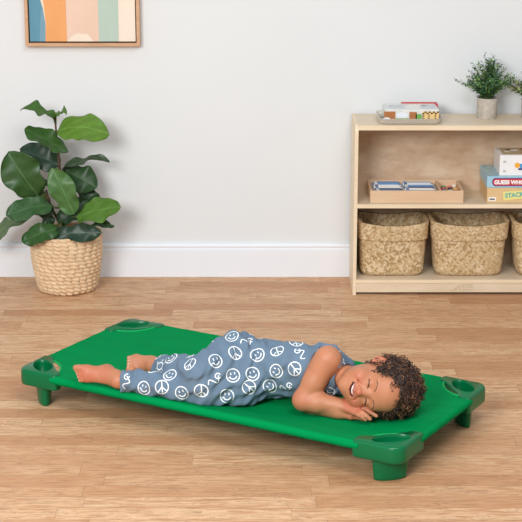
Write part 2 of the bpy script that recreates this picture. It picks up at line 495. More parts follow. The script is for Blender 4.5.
for r in range(6):
    for s_ in range(2):
        ci = (r * 2 + s_ * 3 + (r // 2)) % 6
        q = MB()
        Lp = .115 if s_ else .105
        q.tube([(-Lp / 2, 0, 0), (-Lp / 2 + .002, 0, 0), (Lp / 2 - .012, 0, 0), (Lp / 2, 0, 0)], [.0045, .0055, .0055, .0012], 7)
        o = q.build('coloured_pencil', pm[ci], None, loc=(tcx - .103 + s_ * .118, tcy - hy + .018 + r * .0285, tz + .0415), rot=(0, 0, rnd.uniform(-.02, .02)))
        q2 = MB(); q2.box((-Lp / 2 + .004, -.0056, -.0056), (-Lp / 2 + .016, .0056, .0056), 0, .001); q2.build('end_cap', pm[(ci + 1) % 6], o)
        tag(o, '%s pencil in the %s half of the wooden tray, %s' % (pcols[ci][1], 'middle' if s_ else 'left', where[r]), 'pencil', 'pencils in the wooden tray')
# bed of sorting cards the pencils lie on
q = MB(); q.box((tcx - .163, tcy - hy + .010, tz + .0245), (tcx + .082, tcy + hy - .010, tz + .0355), 0, .001)
tag(q.build('card_stack', noisy('card_paper', (214, 214, 212), (150, 160, 176), 60, .6)), 'flat stack of pale cards lying under the pencils in the wooden tray', 'cards')
bc = [((206, 60, 56), 'red'), ((60, 120, 96), 'green'), ((232, 206, 150), 'yellow'), ((180, 130, 90), 'tan'), ((70, 140, 170), 'teal'), ((236, 228, 214), 'ivory'), ((206, 70, 80), 'crimson'), ((70, 60, 56), 'dark'), ((224, 176, 110), 'amber'), ((90, 150, 110), 'mint'), ((230, 140, 130), 'pink'), ((240, 236, 226), 'white')]
pos = [(.104, -.060, 0), (.128, -.062, 0), (.153, -.058, 0), (.156, -.026, 0), (.108, -.032, 0), (.132, -.030, 0), (.108, .000, 0), (.134, .004, 0), (.156, .008, 0), (.112, .034, 0), (.136, .038, 0), (.156, .060, 0)]
for i, ((c_, n_), (a, b, lv)) in enumerate(zip(bc, pos)):
    bm = bmesh.new(); bmesh.ops.create_icosphere(bm, subdivisions=2, radius=.0095)
    kind = i % 3
    for v in bm.verts:
        if kind == 0: v.co.z *= .8
        elif kind == 1: v.co = Vector((max(-.007, min(.007, v.co.x)), max(-.007, min(.007, v.co.y)), max(-.007, min(.007, v.co.z))))
        else: v.co.x *= 1.15; v.co.z *= .7
    me = bpy.data.meshes.new('counter'); bm.to_mesh(me); bm.free(); me.materials.append(mat('bead_' + n_, c_, .4))
    hz = {0: .0076, 1: .0070, 2: .0067}[kind]
    o = link('counting_bead', me, None, (tcx + a, tcy + b, tz + .0244 + hz + lv * .015), (0, 0, i * .7))
    tag(o, '%s counting bead in the small right compartment of the wooden tray' % n_, 'bead', 'beads in the right compartment of the tray')

# ------------------------------------------------------------------ puzzle box in a clear tray on top of the shelf
top = SH - .0005
acr = mat('clear_plastic', (240, 236, 228), .3, .3)
acr.node_tree.nodes['Principled BSDF'].inputs['Transmission Weight'].default_value = .45
acr.node_tree.nodes['Principled BSDF'].inputs['IOR'].default_value = 1.3
def rrect(w, d, r, z, n=6):
    pts = []
    for sx, sy, a0 in ((1, 1, 0), (-1, 1, 90), (-1, -1, 180), (1, -1, 270)):
        for k in range(n + 1):
            a = R_(a0 + 90 * k / n)
            pts.append(((w / 2 - r) * sx + r * math.cos(a), (d / 2 - r) * sy + r * math.sin(a), z))
    return pts
pt = empty('puzzle_tray', (.556, 6.062, top), 0, 'low clear plastic tray holding a puzzle box on top of the shelf', 'tray')
q = MB()
q.rings([rrect(.215, .150, .02, 0), rrect(.230, .168, .03, .006), rrect(.236, .185, .03, .022), rrect(.238, .188, .03, .0235), rrect(.232, .183, .03, .0235), rrect(.226, .164, .028, .008), rrect(.211, .146, .018, .0025)])
q.build('tray_shell', acr, pt, smooth=True, fix=True)
pz = empty('animal_puzzle_box', (.562, 6.074, top + .0095), R_(0), 'flat puzzle box with brown and green pictures and red edge lying in the clear tray', 'puzzle')
bw, bd, bh = .200, .140, .042
q = MB(); q.box((-bw / 2, -bd / 2, 0), (bw / 2, bd / 2, bh), 0, .0015); q.build('box_body', noisy('puzzle_white', (230, 228, 222), (206, 208, 206), 30, .35), pz)
q = MB()
def quad(x0, x1, z0, z1, mi, y=-bd / 2 - .0006):
    q.box((x0, y - .0006, z0), (x1, y + .0006, z1), mi)
quad(-.104, -.062, .004, .036, 0); quad(-.03 + .02, .018, .004, .034, 0); quad(-.062, -.012, .003, .010, 1); quad(.014, .036, .006, .026, 1)
quad(.038, .10, .003, .036, 2)
for i in range(8):
    for j in range(2):
        if (i + j) % 2 == 0: quad(.038 + i * .0078, .0458 + i * .0078, .026 + j * .005, .031 + j * .005, 3, -bd / 2 - .0012)
for i in range(7):
    if i % 2 == 0: quad(.038 , .046, .003 + i * .003, .006 + i * .003, 3, -bd / 2 - .0012); quad(.06, .066, .003 + i * .003, .006 + i * .003, 3, -bd / 2 - .0012); quad(.084, .09, .003 + i * .003, .006 + i * .003, 3, -bd / 2 - .0012)
V = [(-.055 + .022 * math.cos(t), -bd / 2 - .0015, .024 + .011 * math.sin(t)) for t in [2 * math.pi * k / 20 for k in range(20)]]
V2 = [(-.037 + .022 * math.cos(t), -bd / 2 - .0019, .022 + .011 * math.sin(t)) for t in [2 * math.pi * k / 20 for k in range(20)]]
q.add(V2, [tuple(range(20))], 4); 
V = [(-.094 + .014 * math.cos(t), -bd / 2 - .0015, .008 + .006 * math.sin(t)) for t in [2 * math.pi * k / 20 for k in range(20)]]
q.add(V, [tuple(range(20))], 4)
q.build('front_print', [mat('print_brown', (170, 108, 58), .45), mat('print_green', (110, 168, 84), .45), mat('print_sand', (232, 196, 130), .45), mat('print_dark', (60, 40, 32), .45), mat('print_white', (226, 230, 238), .45)], pz)
q = MB()
q.box((-bw / 2 + .004, -bd / 2 + .01, bh), (bw / 2 - .004, bd / 2 - .012, bh + .0015), 0)
for (a, b, c_, d_, mi) in ((-.08, -.04, -.03, .03, 1), (-.02, -.045, .03, .0, 2), (.04, -.04, .09, .02, 1), (-.01, .01, .06, .04, 2), (-.09, .03, -.04, .05, 2)):
    q.box((a, b, bh + .0014), (c_, d_, bh + .0022), mi)
q.build('lid_print', [mat('lid_grey', (206, 208, 206), .25), mat('lid_silver', (186, 190, 194), .25), mat('lid_pale', (226, 222, 214), .25)], pz)
q = MB(); q.box((-.03, bd / 2 - .006, bh), (bw / 2 + .006, bd / 2 + .003, bh + .005), 0, .001); q.box((bw / 2 - .002, bd / 2 - .045, .004), (bw / 2 + .006, bd / 2 + .003, bh + .005), 0, .001)
q.build('red_edge', mat('print_red', (196, 52, 56), .4), pz)

# ------------------------------------------------------------------ game boxes
def text_mesh(body, size, depth=.0006, bold=0.0):
    c = bpy.data.curves.new('t', 'FONT'); c.body = body; c.size = size; c.extrude = depth; c.offset = bold
    c.align_x = 'LEFT'
    o = bpy.data.objects.new('t', c); COL.objects.link(o)
    dg = bpy.context.evaluated_depsgraph_get()
    me = bpy.data.meshes.new_from_object(o.evaluated_get(dg))
    bpy.data.objects.remove(o); return me
def text_on(q, body, x, y, z, size, mi, bold=0.0, tilt=0.0, sx=1.0):
    """letters on a face that looks towards -y"""
    me = text_mesh(body, size, .0004, bold)
    V = []
    for v in me.vertices:
        a, b = v.co.x * sx, v.co.y
        V.append((x + a * math.cos(tilt) - b * math.sin(tilt), y - v.co.z, z + a * math.sin(tilt) + b * math.cos(tilt)))
    q.add(V, [tuple(p.vertices)[::1] for p in me.polygons], mi)
MZ = .3555
g1 = empty('tan_game_box', (.850, 5.985, MZ), 0, 'flat tan board game box at the bottom of the pile of three', 'game box', 'board game boxes stacked on the middle shelf')
q = MB(); q.box((0, 0, 0), (.30, .20, .058), 0, .0015); q.build('box_body', noisy('tan_card', (222, 190, 142), (214, 180, 130), 14, .5), g1)
q = MB(); q.box((.006, -.0008, .007), (.034, .0004, .022), 0); q.box((.010, -.0013, .0115), (.029, .0, .0165), 1)
q.build('white_label', [mat('label_white', (240, 236, 226), .5), mat('label_ink', (60, 60, 84), .5)], g1)
q = MB()
tl = .10
P = [(.062, .010), (.150, .018), (.147, .050), (.059, .042)]
q.add([(x, -.0009, z) for x, z in P], [(0, 1, 2, 3)], 0)
text_on(q, 'STACK', .068, -.0014, .019, .024, 1, .0008, tl, .95)
q.build('yellow_label', [mat('label_yellow', (232, 222, 140), .5), mat('label_teal', (96, 176, 170), .5)], g1)
g2 = empty('blue_game_box', (.848, 5.983, MZ + .0585), 0, 'light blue board game box with red and white lettering, middle of the pile', 'game box', 'board game boxes stacked on the middle shelf')
q = MB(); q.box((0, 0, 0), (.302, .21, .043), 0, .0015); q.build('box_body', noisy('sky_card', (168, 208, 226), (150, 194, 216), 14, .4), g2)
q = MB()
# red capsule banner with white letters
V = []
for k in range(24):
    t = 2 * math.pi * k / 24; cx_ = .034 if math.cos(t) < 0 else .145
    V.append((cx_ + .0135 * math.cos(t), -.0008, .022 + .0135 * math.sin(t)))
q.add(V, [tuple(range(24))], 0)
V = [((x - .09) * 1.03 + .09, -.0004, (z - .022) * 1.22 + .022) for x, _, z in V]
q.add(V, [tuple(range(24))], 2)
text_on(q, 'GUESS WHO', .0265, -.0014, .0145, .0205, 1, .0012, 0, .97)
q.build('title_banner', [mat('banner_red', (196, 46, 62), .4), mat('banner_white', (244, 240, 240), .4), mat('banner_blue', (64, 84, 140), .4)], g2)
q = MB(); q.box((.004, .004, .043), (.298, .206, .0438), 0); q.build('lid_picture', noisy('lid_picture', (120, 176, 196), (184, 206, 206), 40, .35), g2)
g3 = empty('white_game_box', (.894, 5.992, MZ + .0585 + .0442), 0, 'white toy box with small bright picture, topmost of the pile', 'game box', 'board game boxes stacked on the middle shelf')
q = MB(); q.box((0, 0, 0), (.26, .15, .078), 0, .0015); q.build('box_body', noisy('white_card', (240, 240, 240), (232, 233, 236), 14, .35), g3)
q = MB()
def disc(x, z, r, mi, y=-.0009, n=18, rx=1.0):
    q.add([(x + r * rx * math.cos(2 * math.pi * k / n), y, z + r * math.sin(2 * math.pi * k / n)) for k in range(n)], [tuple(range(n))], mi)
disc(.066, .040, .010, 0); q.box((.076, -.0010, .030), (.10, .0004, .046), 1); q.box((.070, -.0013, .022), (.086, .0004, .029), 2); q.box((.088, -.0013, .020), (.11, .0004, .030), 3)
disc(.100, .048, .008, 3); disc(.09, .036, .006, 4, -.0016)
for (a, b) in ((.013, .050), (.013, .014)):
    q3 = MB()
    for kz, wz in ((0, .012), (.003, .012), (.006, .009)): q3.box((a, -.0007, b + kz), (a + wz, .0004, b + kz + .0015), 0)
    q3.build('printed_text', mat('pic_grey', (150, 152, 160), .4), g3)
q.build('front_picture', [mat('pic_orange', (238, 172, 50), .4), mat('pic_blue', (70, 150, 206), .4), mat('pic_navy', (52, 66, 130), .4), mat('pic_red', (206, 60, 66), .4), mat('pic_pale', (190, 220, 236), .4), mat('pic_grey', (150, 152, 160), .4)], g3)
q = MB(); q.box((.014, .014, .078), (.246, .136, .0788), 0)
rr = random.Random(2)
for i in range(16):
    a = .02 + rr.random() * .20; b = .016 + rr.random() * .09
    q.box((a, b, .0786), (a + .012 + rr.random() * .02, b + .02, .0794 + i * .00003), 1 + i % 4)
q.build('lid_picture', [mat('lid_sand', (190, 176, 140), .35), mat('lid_moss', (90, 104, 60), .35), mat('lid_dark', (70, 60, 50), .35), mat('lid_rust', (170, 96, 60), .35), mat('lid_white', (226, 226, 226), .35)], g3)

# ------------------------------------------------------------------ small potted plants
M['pot_stone'] = noisy('textured_stone_pot', (196, 188, 176), (168, 160, 148), 55, .8, .5, 260)
M['soil'] = noisy('dark_soil', (50, 40, 30), (30, 24, 18), 90, .95, .6)
def sprig_plant(name, loc, label, h, spread, seed, nst, pal, potw=.068, poth=.072):
    rnd = random.Random(seed)
    e = empty(name, loc, 0, label, 'potted plant', 'small leafy plants on the shelf top')
    q = MB()
    n = 28
    ring = lambda r, z: [(r * math.cos(2 * math.pi * k / n), r * math.sin(2 * math.pi * k / n), z) for k in range(n)]
    r = potw / 2
    q.rings([ring(r * .93, 0), ring(r * .97, .003), ring(r, poth * .5), ring(r * 1.01, poth - .002), ring(r * 1.0, poth), ring(r * .9, poth), ring(r * .88, poth - .012)], True, False)
    q.build('pot', M['pot_stone'], e, smooth=True, auto=50)
    q = MB(); q.rings([ring(r * .9, poth - .014), ring(r * .9, poth - .009)]); q.build('soil', M['soil'], e)
    st = MB(); lf = MB()
    for i in range(nst):
        a = rnd.uniform(0, 2 * math.pi); tilt = rnd.random() ** .7
        L = h * rnd.uniform(.55, 1.05) * (1.0 if tilt < .5 else .9)
        out = spread * tilt * rnd.uniform(.7, 1.05)
        p0 = Vector((rnd.uniform(-.4, .4) * r, rnd.uniform(-.4, .4) * r, poth - .012))
        pe = Vector((out * math.cos(a), out * math.sin(a) * .75, poth + L * (1 - .55 * tilt)))
        pm_ = Vector((pe.x * .35, pe.y * .35, poth + (pe.z - poth) * .65))
        pts = []
        for k in range(9):
            t = k / 8
            pts.append(p0 * (1 - t) ** 2 + pm_ * 2 * t * (1 - t) + pe * t * t)
        st.tube(pts, [.0011 * (1 - .6 * k / 8) for k in range(9)], 5)
        nl = 18
        for k in range(nl):
            t = .18 + .82 * k / (nl - 1)
            j = min(7, int(t * 8)); f = t * 8 - j
            p = pts[j].lerp(pts[j + 1], f); tg = (pts[j + 1] - pts[j]).normalized()
            side = Quaternion(tg, rnd.uniform(0, 6.28)) @ tg.orthogonal().normalized()
            d = (side * .9 + tg * rnd.uniform(.2, .9)).normalized()
            ln = rnd.uniform(.012, .022) * (1.15 - .4 * t); wd = ln * rnd.uniform(.2, .3)
            nrm = d.cross(tg.cross(d)).normalized(); sd = d.cross(nrm).normalized()
            nrm = sd.cross(d)
            c = pal[rnd.randrange(len(pal))]
            tp = p + d * ln
            lf.add([p, p + d * ln * .4 + sd * wd + nrm * .0008, tp, p + d * ln * .4 - sd * wd + nrm * .0008, p + d * ln * .42 - nrm * .0006], [(0, 4, 1), (4, 2, 1), (0, 3, 4), (3, 2, 4)], 0, lin(c))
    st.build('stems', mat('sprig_stem', (86, 104, 60), .6), e, smooth=True)
    lf.build('foliage', M['leafcol'], e, color=True)
    return e
M['leafcol'] = attr_mat('small_leaf', .5, .4)
sprig_plant('potted_greenery', (.856, 6.120, top), 'bushy green sprig plant in round grey stone pot on top of the shelf', .168, .128, 11, 115,
            [(70, 112, 62), (92, 136, 72), (54, 92, 60), (130, 166, 84), (64, 104, 84), (46, 80, 50)], .078, .078)
sprig_plant('potted_eucalyptus', (1.022, 6.120, top), 'sage and reddish leafy plant on the shelf top at the right photo edge', .135, .15, 23, 70,
            [(86, 116, 72), (150, 160, 110), (120, 96, 70), (70, 96, 64), (176, 172, 120)], .07, .07)

# ------------------------------------------------------------------ fiddle-leaf fig in a woven pot
PX, PY = -.745, 6.045
pot = empty('fiddle_leaf_fig', (PX, PY, 0), 0, 'tall fiddle leaf fig with broad leaves in a chunky woven pot by the wall', 'potted plant')
NA, NZ = 300, 120
ph = .232
rows = 15; lumps = 25
ang = np.linspace(0, 2 * np.pi, NA, endpoint=False)
Vs = []; Cs = []
pale, dark_ = np.array(lin((236, 208, 172))), np.array(lin((196, 152, 110)))
rng = np.random.RandomState(1)
tones = rng.rand(rows + 2, lumps + 2)
for j in range(NZ):
    t = j / (NZ - 1); z = t * ph
    r = .106 + .026 * math.sin(min(1, t * 1.25) * math.pi / 2) - .004 * max(0, t - .8) * 5 * .6
    r -= .012 * max(0, 1 - z / .02) ** 2
    rr_ = t * rows; ri = int(min(rows - 1, rr_)); fr_ = rr_ - ri
    ph_ = (ri % 2) * .5
    wob = .35 * math.sin(ri * 1.7)
    la = (ang / (2 * np.pi) * lumps + ph_ + wob); li = np.floor(la).astype(int) % lumps; lf_ = la - np.floor(la)
    # twisted-cord lump, slanted
    hh = np.clip(1 - ((fr_ - .5 + .55 * (lf_ - .5)) / .60) ** 2, 0, 1) ** .7 * (np.clip(1 - np.abs(2 * lf_ - 1) ** 3.2, 0, 1)) ** .8
    rad = r - .003 + .0105 * hh
    zz = z + .0012 * np.sin(ang * 5 + ri)
    Vs.append(np.stack([rad * np.cos(ang), rad * np.sin(ang), np.maximum(zz, 0.0005)], 1))
    tn = tones[ri, li][:, None]
    strand = (.5 + .5 * np.sin((fr_ * 3 + lf_ * 1.2) * 2 * np.pi))[:, None]
    Cs.append((pale * (1 - .35 * tn) + dark_ * .35 * tn) * (1 - .10 * strand))
base = len(Vs) * NA
for j, (rr2, z) in enumerate(((.124, ph - .002), (.120, ph - .03), (.118, ph - .05))):
    Vs.append(np.stack([rr2 * np.cos(ang), rr2 * np.sin(ang), np.full(NA, z)], 1)); Cs.append(np.tile(dark_, (NA, 1)))
Vs = np.concatenate(Vs); Cs = np.concatenate(Cs)
nr = NZ + 3
I = np.arange(nr - 1)[:, None] * NA + np.arange(NA)[None]; J = np.arange(nr - 1)[:, None] * NA + (np.arange(NA)[None] + 1) % NA
F = np.stack([I, J, J + NA, I + NA], -1).reshape(-1, 4)
F = [tuple(int(x) for x in f) for f in F] + [tuple(range(NA))[::-1]]
link('woven_pot', me_from('woven_pot', Vs, F, True, [attr_mat('palm_weave', .65, .3, .3, 400, .1, 50)], Cs), pot)
q = MB(); ringf = lambda r, z, n=40: [(r * math.cos(2 * math.pi * k / n), r * math.sin(2 * math.pi * k / n), z) for k in range(n)]
q.rings([ringf(.119, ph - .045), ringf(.119, ph - .032)]); q.build('soil', M['soil'], pot)
# trunk
org = Vector((PX, PY, 0))
tk = [aty(64, 236, PY), aty(63, 215, PY), aty(60, 195, PY), aty(60, 175, PY), aty(58, 150, PY), aty(56, 130, PY), aty(55, 118, PY)]
q = MB(); q.tube([p - org for p in tk], [.009, .008, .007, .006, .005, .004, .003], 10)
q.tube([Vector((.0, .02, ph - .03)), aty(50, 205, PY + .02) - org, aty(46, 190, PY + .02) - org], [.006, .005, .004], 8)
q.build('trunk', noisy('fig_trunk', (96, 70, 50), (70, 52, 38), 60, .8, .4), pot, smooth=True)
def leaf_mat():
    m = mat('fig_leaf', (52, 92, 36), .38, .45); g = NB(m)
    a = g.n('ShaderNodeAttribute'); a.attribute_name = 'Col'
    g.col(a.outputs['Color'])
    tr_ = g.n('ShaderNodeBsdfTranslucent'); g.l(a.outputs['Color'], tr_.inputs[0])
    mx = g.n('ShaderNodeMixShader'); mx.inputs[0].default_value = .22
    g.l(g.b.outputs[0], mx.inputs[1]); g.l(tr_.outputs[0], mx.inputs[2])
    g.l(mx.outputs[0], g.t.nodes['Material Output'].inputs[0])
    return m
M['fig'] = leaf_mat()
def fig_leaf(base, tip, width, nrm, bend=.2, fold=.15, green=(62, 104, 44), vein=(120, 150, 84), wav=.010, seed=0, stem=None):
    """broad leaf from base to tip; nrm = upper-face direction; bend>0 arches the tip down the -nrm side"""
    base = Vector(base) - org; tip = Vector(tip) - org; nrm = Vector(nrm)
    L = (tip - base).length; d = (tip - base).normalized()
    nrm = (nrm - d * nrm.dot(d)).normalized(); sd = d.cross(nrm)
    NU_, NW = 28, 16; rnd = random.Random(seed); ph1, ph2 = rnd.uniform(0, 6), rnd.uniform(0, 6)
    V = []; C = []; F = []
    cg, cv = np.array(lin(green)), np.array(lin(vein))
    for i in range(NU_ + 1):
        t = i / NU_
        # fiddle shape: narrow waist near base, broad near tip
        w = width / 2 * (math.sin(math.pi * min(1, t ** .72)) ** .62) * (.62 + .45 * t - .18 * math.exp(-((t - .36) / .13) ** 2)) * 1.08
        if t > .97: w *= .9
        arch = bend * L * (math.sin(math.pi * t))
        c0 = base + d * (L * t) + nrm * arch
        for j in range(-NW, NW + 1):
            s_ = j / NW
            wave = wav * (s_ * s_) * math.sin(t * 11 + ph1 + (1.7 if j > 0 else 0)) + wav * .35 * abs(s_) * math.sin(t * 24 + ph2)
            p = c0 + sd * (w * s_) + nrm * (fold * w * abs(s_) + wave)
            V.append(p)
            vn = math.exp(-(s_ * w / .0016) ** 2)
            lat = (t * 9 - abs(s_) * 1.6) % 1.0
            vn = max(vn, .45 * math.exp(-((lat - .5) / .05) ** 2) * (1 - abs(s_)) ** .3)
            mott = .92 + .08 * math.sin(s_ * 9 + t * 17 + ph2)
            C.append((cg * (1 - vn * .6) + cv * vn * .6) * mott)
    n_ = 2 * NW + 1
    for i in range(NU_):
        for j in range(2 * NW):
            F.append((i * n_ + j, i * n_ + j + 1, (i + 1) * n_ + j + 1, (i + 1) * n_ + j))
    o = link('leaf', me_from('leaf', np.array([tuple(v) for v in V]), F, True, [M['fig']], np.array(C)), pot)
    sm = o.modifiers.new('thick', 'SOLIDIFY'); sm.thickness = .0012; sm.offset = 0
    if stem is not None:
        q = MB(); s0 = Vector(stem) - org; mid = (s0 + base) / 2 + Vector((0, 0, -.006))
        q.tube([s0, mid, base, base + d * L * .06], [.0028, .0024, .0022, .0014], 6)
        q.build('petiole', M['petiole'], o, smooth=True)
    return o
M['petiole'] = mat('petiole', (104, 112, 60), .5)
Y0 = PY
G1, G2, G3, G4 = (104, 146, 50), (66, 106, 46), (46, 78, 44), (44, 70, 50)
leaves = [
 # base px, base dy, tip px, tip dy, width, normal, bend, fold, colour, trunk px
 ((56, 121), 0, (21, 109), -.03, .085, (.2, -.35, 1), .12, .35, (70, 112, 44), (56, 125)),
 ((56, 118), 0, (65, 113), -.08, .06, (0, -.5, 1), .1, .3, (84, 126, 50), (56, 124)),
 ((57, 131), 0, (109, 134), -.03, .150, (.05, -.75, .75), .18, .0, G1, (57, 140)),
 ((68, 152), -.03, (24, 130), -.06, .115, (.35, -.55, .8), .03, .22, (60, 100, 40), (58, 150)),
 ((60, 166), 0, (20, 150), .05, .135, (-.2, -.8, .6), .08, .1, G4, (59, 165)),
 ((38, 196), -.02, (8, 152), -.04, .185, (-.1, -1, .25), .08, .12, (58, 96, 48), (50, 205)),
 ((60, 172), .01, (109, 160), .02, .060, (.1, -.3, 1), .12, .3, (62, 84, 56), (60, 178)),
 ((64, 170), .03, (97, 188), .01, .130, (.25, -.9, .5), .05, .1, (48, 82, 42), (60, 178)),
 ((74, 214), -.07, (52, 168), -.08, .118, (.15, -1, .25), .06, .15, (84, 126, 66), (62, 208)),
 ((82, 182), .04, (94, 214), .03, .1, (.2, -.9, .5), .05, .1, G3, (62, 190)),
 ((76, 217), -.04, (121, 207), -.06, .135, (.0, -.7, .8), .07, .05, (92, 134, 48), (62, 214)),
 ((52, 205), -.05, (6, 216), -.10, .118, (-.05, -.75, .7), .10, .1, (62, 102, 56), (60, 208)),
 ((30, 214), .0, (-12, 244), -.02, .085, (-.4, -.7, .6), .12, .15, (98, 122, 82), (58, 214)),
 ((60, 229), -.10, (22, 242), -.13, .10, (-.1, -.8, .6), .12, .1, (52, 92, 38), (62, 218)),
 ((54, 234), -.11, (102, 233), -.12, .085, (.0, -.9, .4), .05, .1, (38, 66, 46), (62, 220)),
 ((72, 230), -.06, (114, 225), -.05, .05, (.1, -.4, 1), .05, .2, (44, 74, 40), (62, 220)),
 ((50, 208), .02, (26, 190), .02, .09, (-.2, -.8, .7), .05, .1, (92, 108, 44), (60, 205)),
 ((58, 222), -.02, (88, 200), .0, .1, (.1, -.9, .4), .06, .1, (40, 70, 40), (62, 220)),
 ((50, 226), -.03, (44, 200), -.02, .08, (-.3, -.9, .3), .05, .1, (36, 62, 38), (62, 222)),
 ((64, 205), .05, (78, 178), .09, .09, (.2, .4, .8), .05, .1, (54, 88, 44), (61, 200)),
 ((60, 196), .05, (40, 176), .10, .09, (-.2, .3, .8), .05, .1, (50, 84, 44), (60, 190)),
]
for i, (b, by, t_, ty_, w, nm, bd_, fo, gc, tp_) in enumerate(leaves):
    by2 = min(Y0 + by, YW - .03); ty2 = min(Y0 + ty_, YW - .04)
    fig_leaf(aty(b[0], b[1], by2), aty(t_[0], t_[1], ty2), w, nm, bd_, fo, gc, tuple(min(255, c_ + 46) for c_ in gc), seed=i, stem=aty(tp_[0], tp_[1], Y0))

# ------------------------------------------------------------------ the cot
TH = -.5313; CO = Vector((-.6773, 4.8055, 0)); LC, WC = 1.1999, .4917
cot = empty('nap_cot', CO, TH, 'green stackable nap cot with canvas bed and moulded corner feet on the wood floor', 'cot')
RA = .050        # rail offset outside the cup centres
ZR = .100
def corner_mesh(mx, my):
    """corner moulding for outward direction (-mx,-my): local coords mirrored by mx,my"""
    out = .060; arm = .092; aw = .034; r = .038
    poly = []
    for k in range(9):
        a = math.pi + math.pi / 2 * k / 8
        poly.append((-out + r + r * math.cos(a), -out + r + r * math.sin(a)))
    poly += [(arm - .006, -out), (arm, -out + .006), (arm, -out + aw - .006), (arm - .006, -out + aw)]
    for k in range(1, 6):
        t = k / 6; x = (arm - .010) * (1 - t) + (-out + aw) * t; y = (-out + aw) * (1 - t) + (arm - .010) * t
        s_ = math.sin(math.pi * t) * -.002
        poly.append((x + s_, y + s_))
    poly += [(-out + aw, arm - .006), (-out + aw - .006, arm), (-out + .006, arm), (-out, arm - .006)]
    N = 120
    def rad(an, sc_=1.0, inset=0.0):
        dx, dy = math.cos(an), math.sin(an); best = 0
        for i in range(len(poly)):
            x1, y1 = poly[i]; x2, y2 = poly[(i + 1) % len(poly)]
            ex, ey = x2 - x1, y2 - y1; den = dx * ey - dy * ex
            if abs(den) < 1e-12: continue
            t = (x1 * ey - y1 * ex) / den; s_ = (x1 * dy - y1 * dx) / den
            if t > 0 and -1e-6 <= s_ <= 1 + 1e-6: best = max(best, t)
        return best
    # angles: include polygon vertices
    angs = sorted(set([round(2 * math.pi * k / N, 5) for k in range(N)] + [round(math.atan2(y, x) % (2 * math.pi), 5) for x, y in poly]))
    prad = [rad(a) for a in angs]
    def ploop(inset, z): return [((p - inset) * math.cos(a), (p - inset) * math.sin(a), z) for a, p in zip(angs, prad)]
    def eloop(A, B, z):
        L = []
        for a in angs:
            # radius of ellipse with long axis along (1,-1)
            ca = math.cos(a + math.pi / 4); sa = math.sin(a + math.pi / 4)
            k = 1 / math.sqrt((ca / A) ** 2 + (sa / B) ** 2)
            L.append((k * math.cos(a), k * math.sin(a), z))
        return L
    zt, zb = .1175, .066
    loops = [eloop(.045, .012, zb), ploop(.006, zb), ploop(.002, zb + .002), ploop(0.0004, zb + .006), ploop(0, zb + .02), ploop(0.0005, zt - .012), ploop(.0016, zt - .006), ploop(.0042, zt - .002), ploop(.0085, zt)]
    loops += [eloop(.0575, .0312, zt + .0002), eloop(.0562, .0300, zt + .0014), eloop(.0545, .0285, zt - .0005), eloop(.053, .0270, zt - .010), eloop(.050, .0240, zt - .045), eloop(.046, .0200, zt - .048)]
    def mir(L): return [(x * mx, y * my, z) for x, y, z in L]
    q = MB(); q.rings([mir(L) for L in loops])
    ft = MB()
    ft.rings([mir(eloop(A, B, z)) for A, B, z in ((.053, .0235, .070), (.052, .0228, .05), (.0485, .020, .010), (.0475, .019, .002), (.0445, .0165, 0))])
    return q, ft
for (ix, iy, mx, my) in ((0, 0, 1, 1), (1, 0, -1, 1), (1, 1, -1, -1), (0, 1, 1, -1)):
    q, ft = corner_mesh(mx, my)
    o = q.build('corner_moulding', M['cot_plastic'], cot, smooth=True, loc=(ix * LC, iy * WC, 0), auto=50, fix=True)
    ft.build('foot', M['cot_plastic'], o, smooth=True, auto=50, fix=True)
# rails
x0, x1, y0, y1 = -RA, LC + RA, -RA, WC + RA
for (p, q_) in (((x0 + .04, y0), (x1 - .04, y0)), ((x0 + .04, y1), (x1 - .04, y1)), ((x0, y0 + .04), (x0, y1 - .04)), ((x1, y0 + .04), (x1, y1 - .04))):
    q = MB(); q.tube([(p[0], p[1], ZR), (q_[0], q_[1], ZR)], .0085, 12); q.build('rail', M['steel'], cot, smooth=True, auto=50)
RC = .125
def cot_z(u, v):
    """height of the canvas in the cot's own frame"""
    su = min(1, max(0, (u - x0) / (x1 - x0))); sv = min(1, max(0, (v - y0) / (y1 - y0)))
    edge = 1 - (1 - math.sin(math.pi * su) ** .6) ; e2 = math.sin(math.pi * sv) ** .75
    sag = .010 * edge * e2
    # weight of the child: trunk and head
    for cu, cv_, ru, rv, am in ((.80, .15, .24, .16, .013), (1.10, .17, .13, .14, .006), (.62, .12, .18, .14, .012), (.35, .03, .2, .1, .0)):
        sag += am * math.exp(-((u - cu) / ru) ** 2 - ((v - cv_) / rv) ** 2) * min(1, e2 * 1.6)
    wr = .0008 * math.sin((u * 1.2 + v * 3) * 22) * e2 * (1 if u < .45 else .3)
    return ZR + .0125 - sag + wr
NU_, NV_ = 150, 84
us = []
for k in range(NU_ + 1):
    t = k / NU_
    us.append(t)
V = []; F = []
# u sampling dense at the cut corners (cos-spaced)
ul = [x0 + RC * (1 - math.cos(math.pi / 2 * k / 18)) for k in range(19)]
ul = [x0 + RC * math.sin(math.pi / 2 * k / 18) for k in range(19)]
um = [x0 + RC + (x1 - x0 - 2 * RC) * k / 110 for k in range(1, 110)]
ur = [x1 - (a - x0) for a in ul[::-1]]
US = ul + um + ur
for u in US:
    d0 = min(u - x0, x1 - u)
    cut = math.sqrt(max(0, RC * RC - d0 * d0)) if False else (RC * math.sqrt(max(0, 1 - (d0 / RC) ** 2)) if d0 < RC else 0)
    va, vb = y0 + cut, y1 - cut
    for j in range(NV_ + 1):
        t = j / NV_; v = va + (vb - va) * t
        V.append((u, v, cot_z(u, v)))
n_ = NV_ + 1
for i in range(len(US) - 1):
    for j in range(NV_):
        F.append((i * n_ + j, (i + 1) * n_ + j, (i + 1) * n_ + j + 1, i * n_ + j + 1))
o = link('canvas_bed', me_from('canvas_bed', V, F, True, [M['canvas']]), cot)
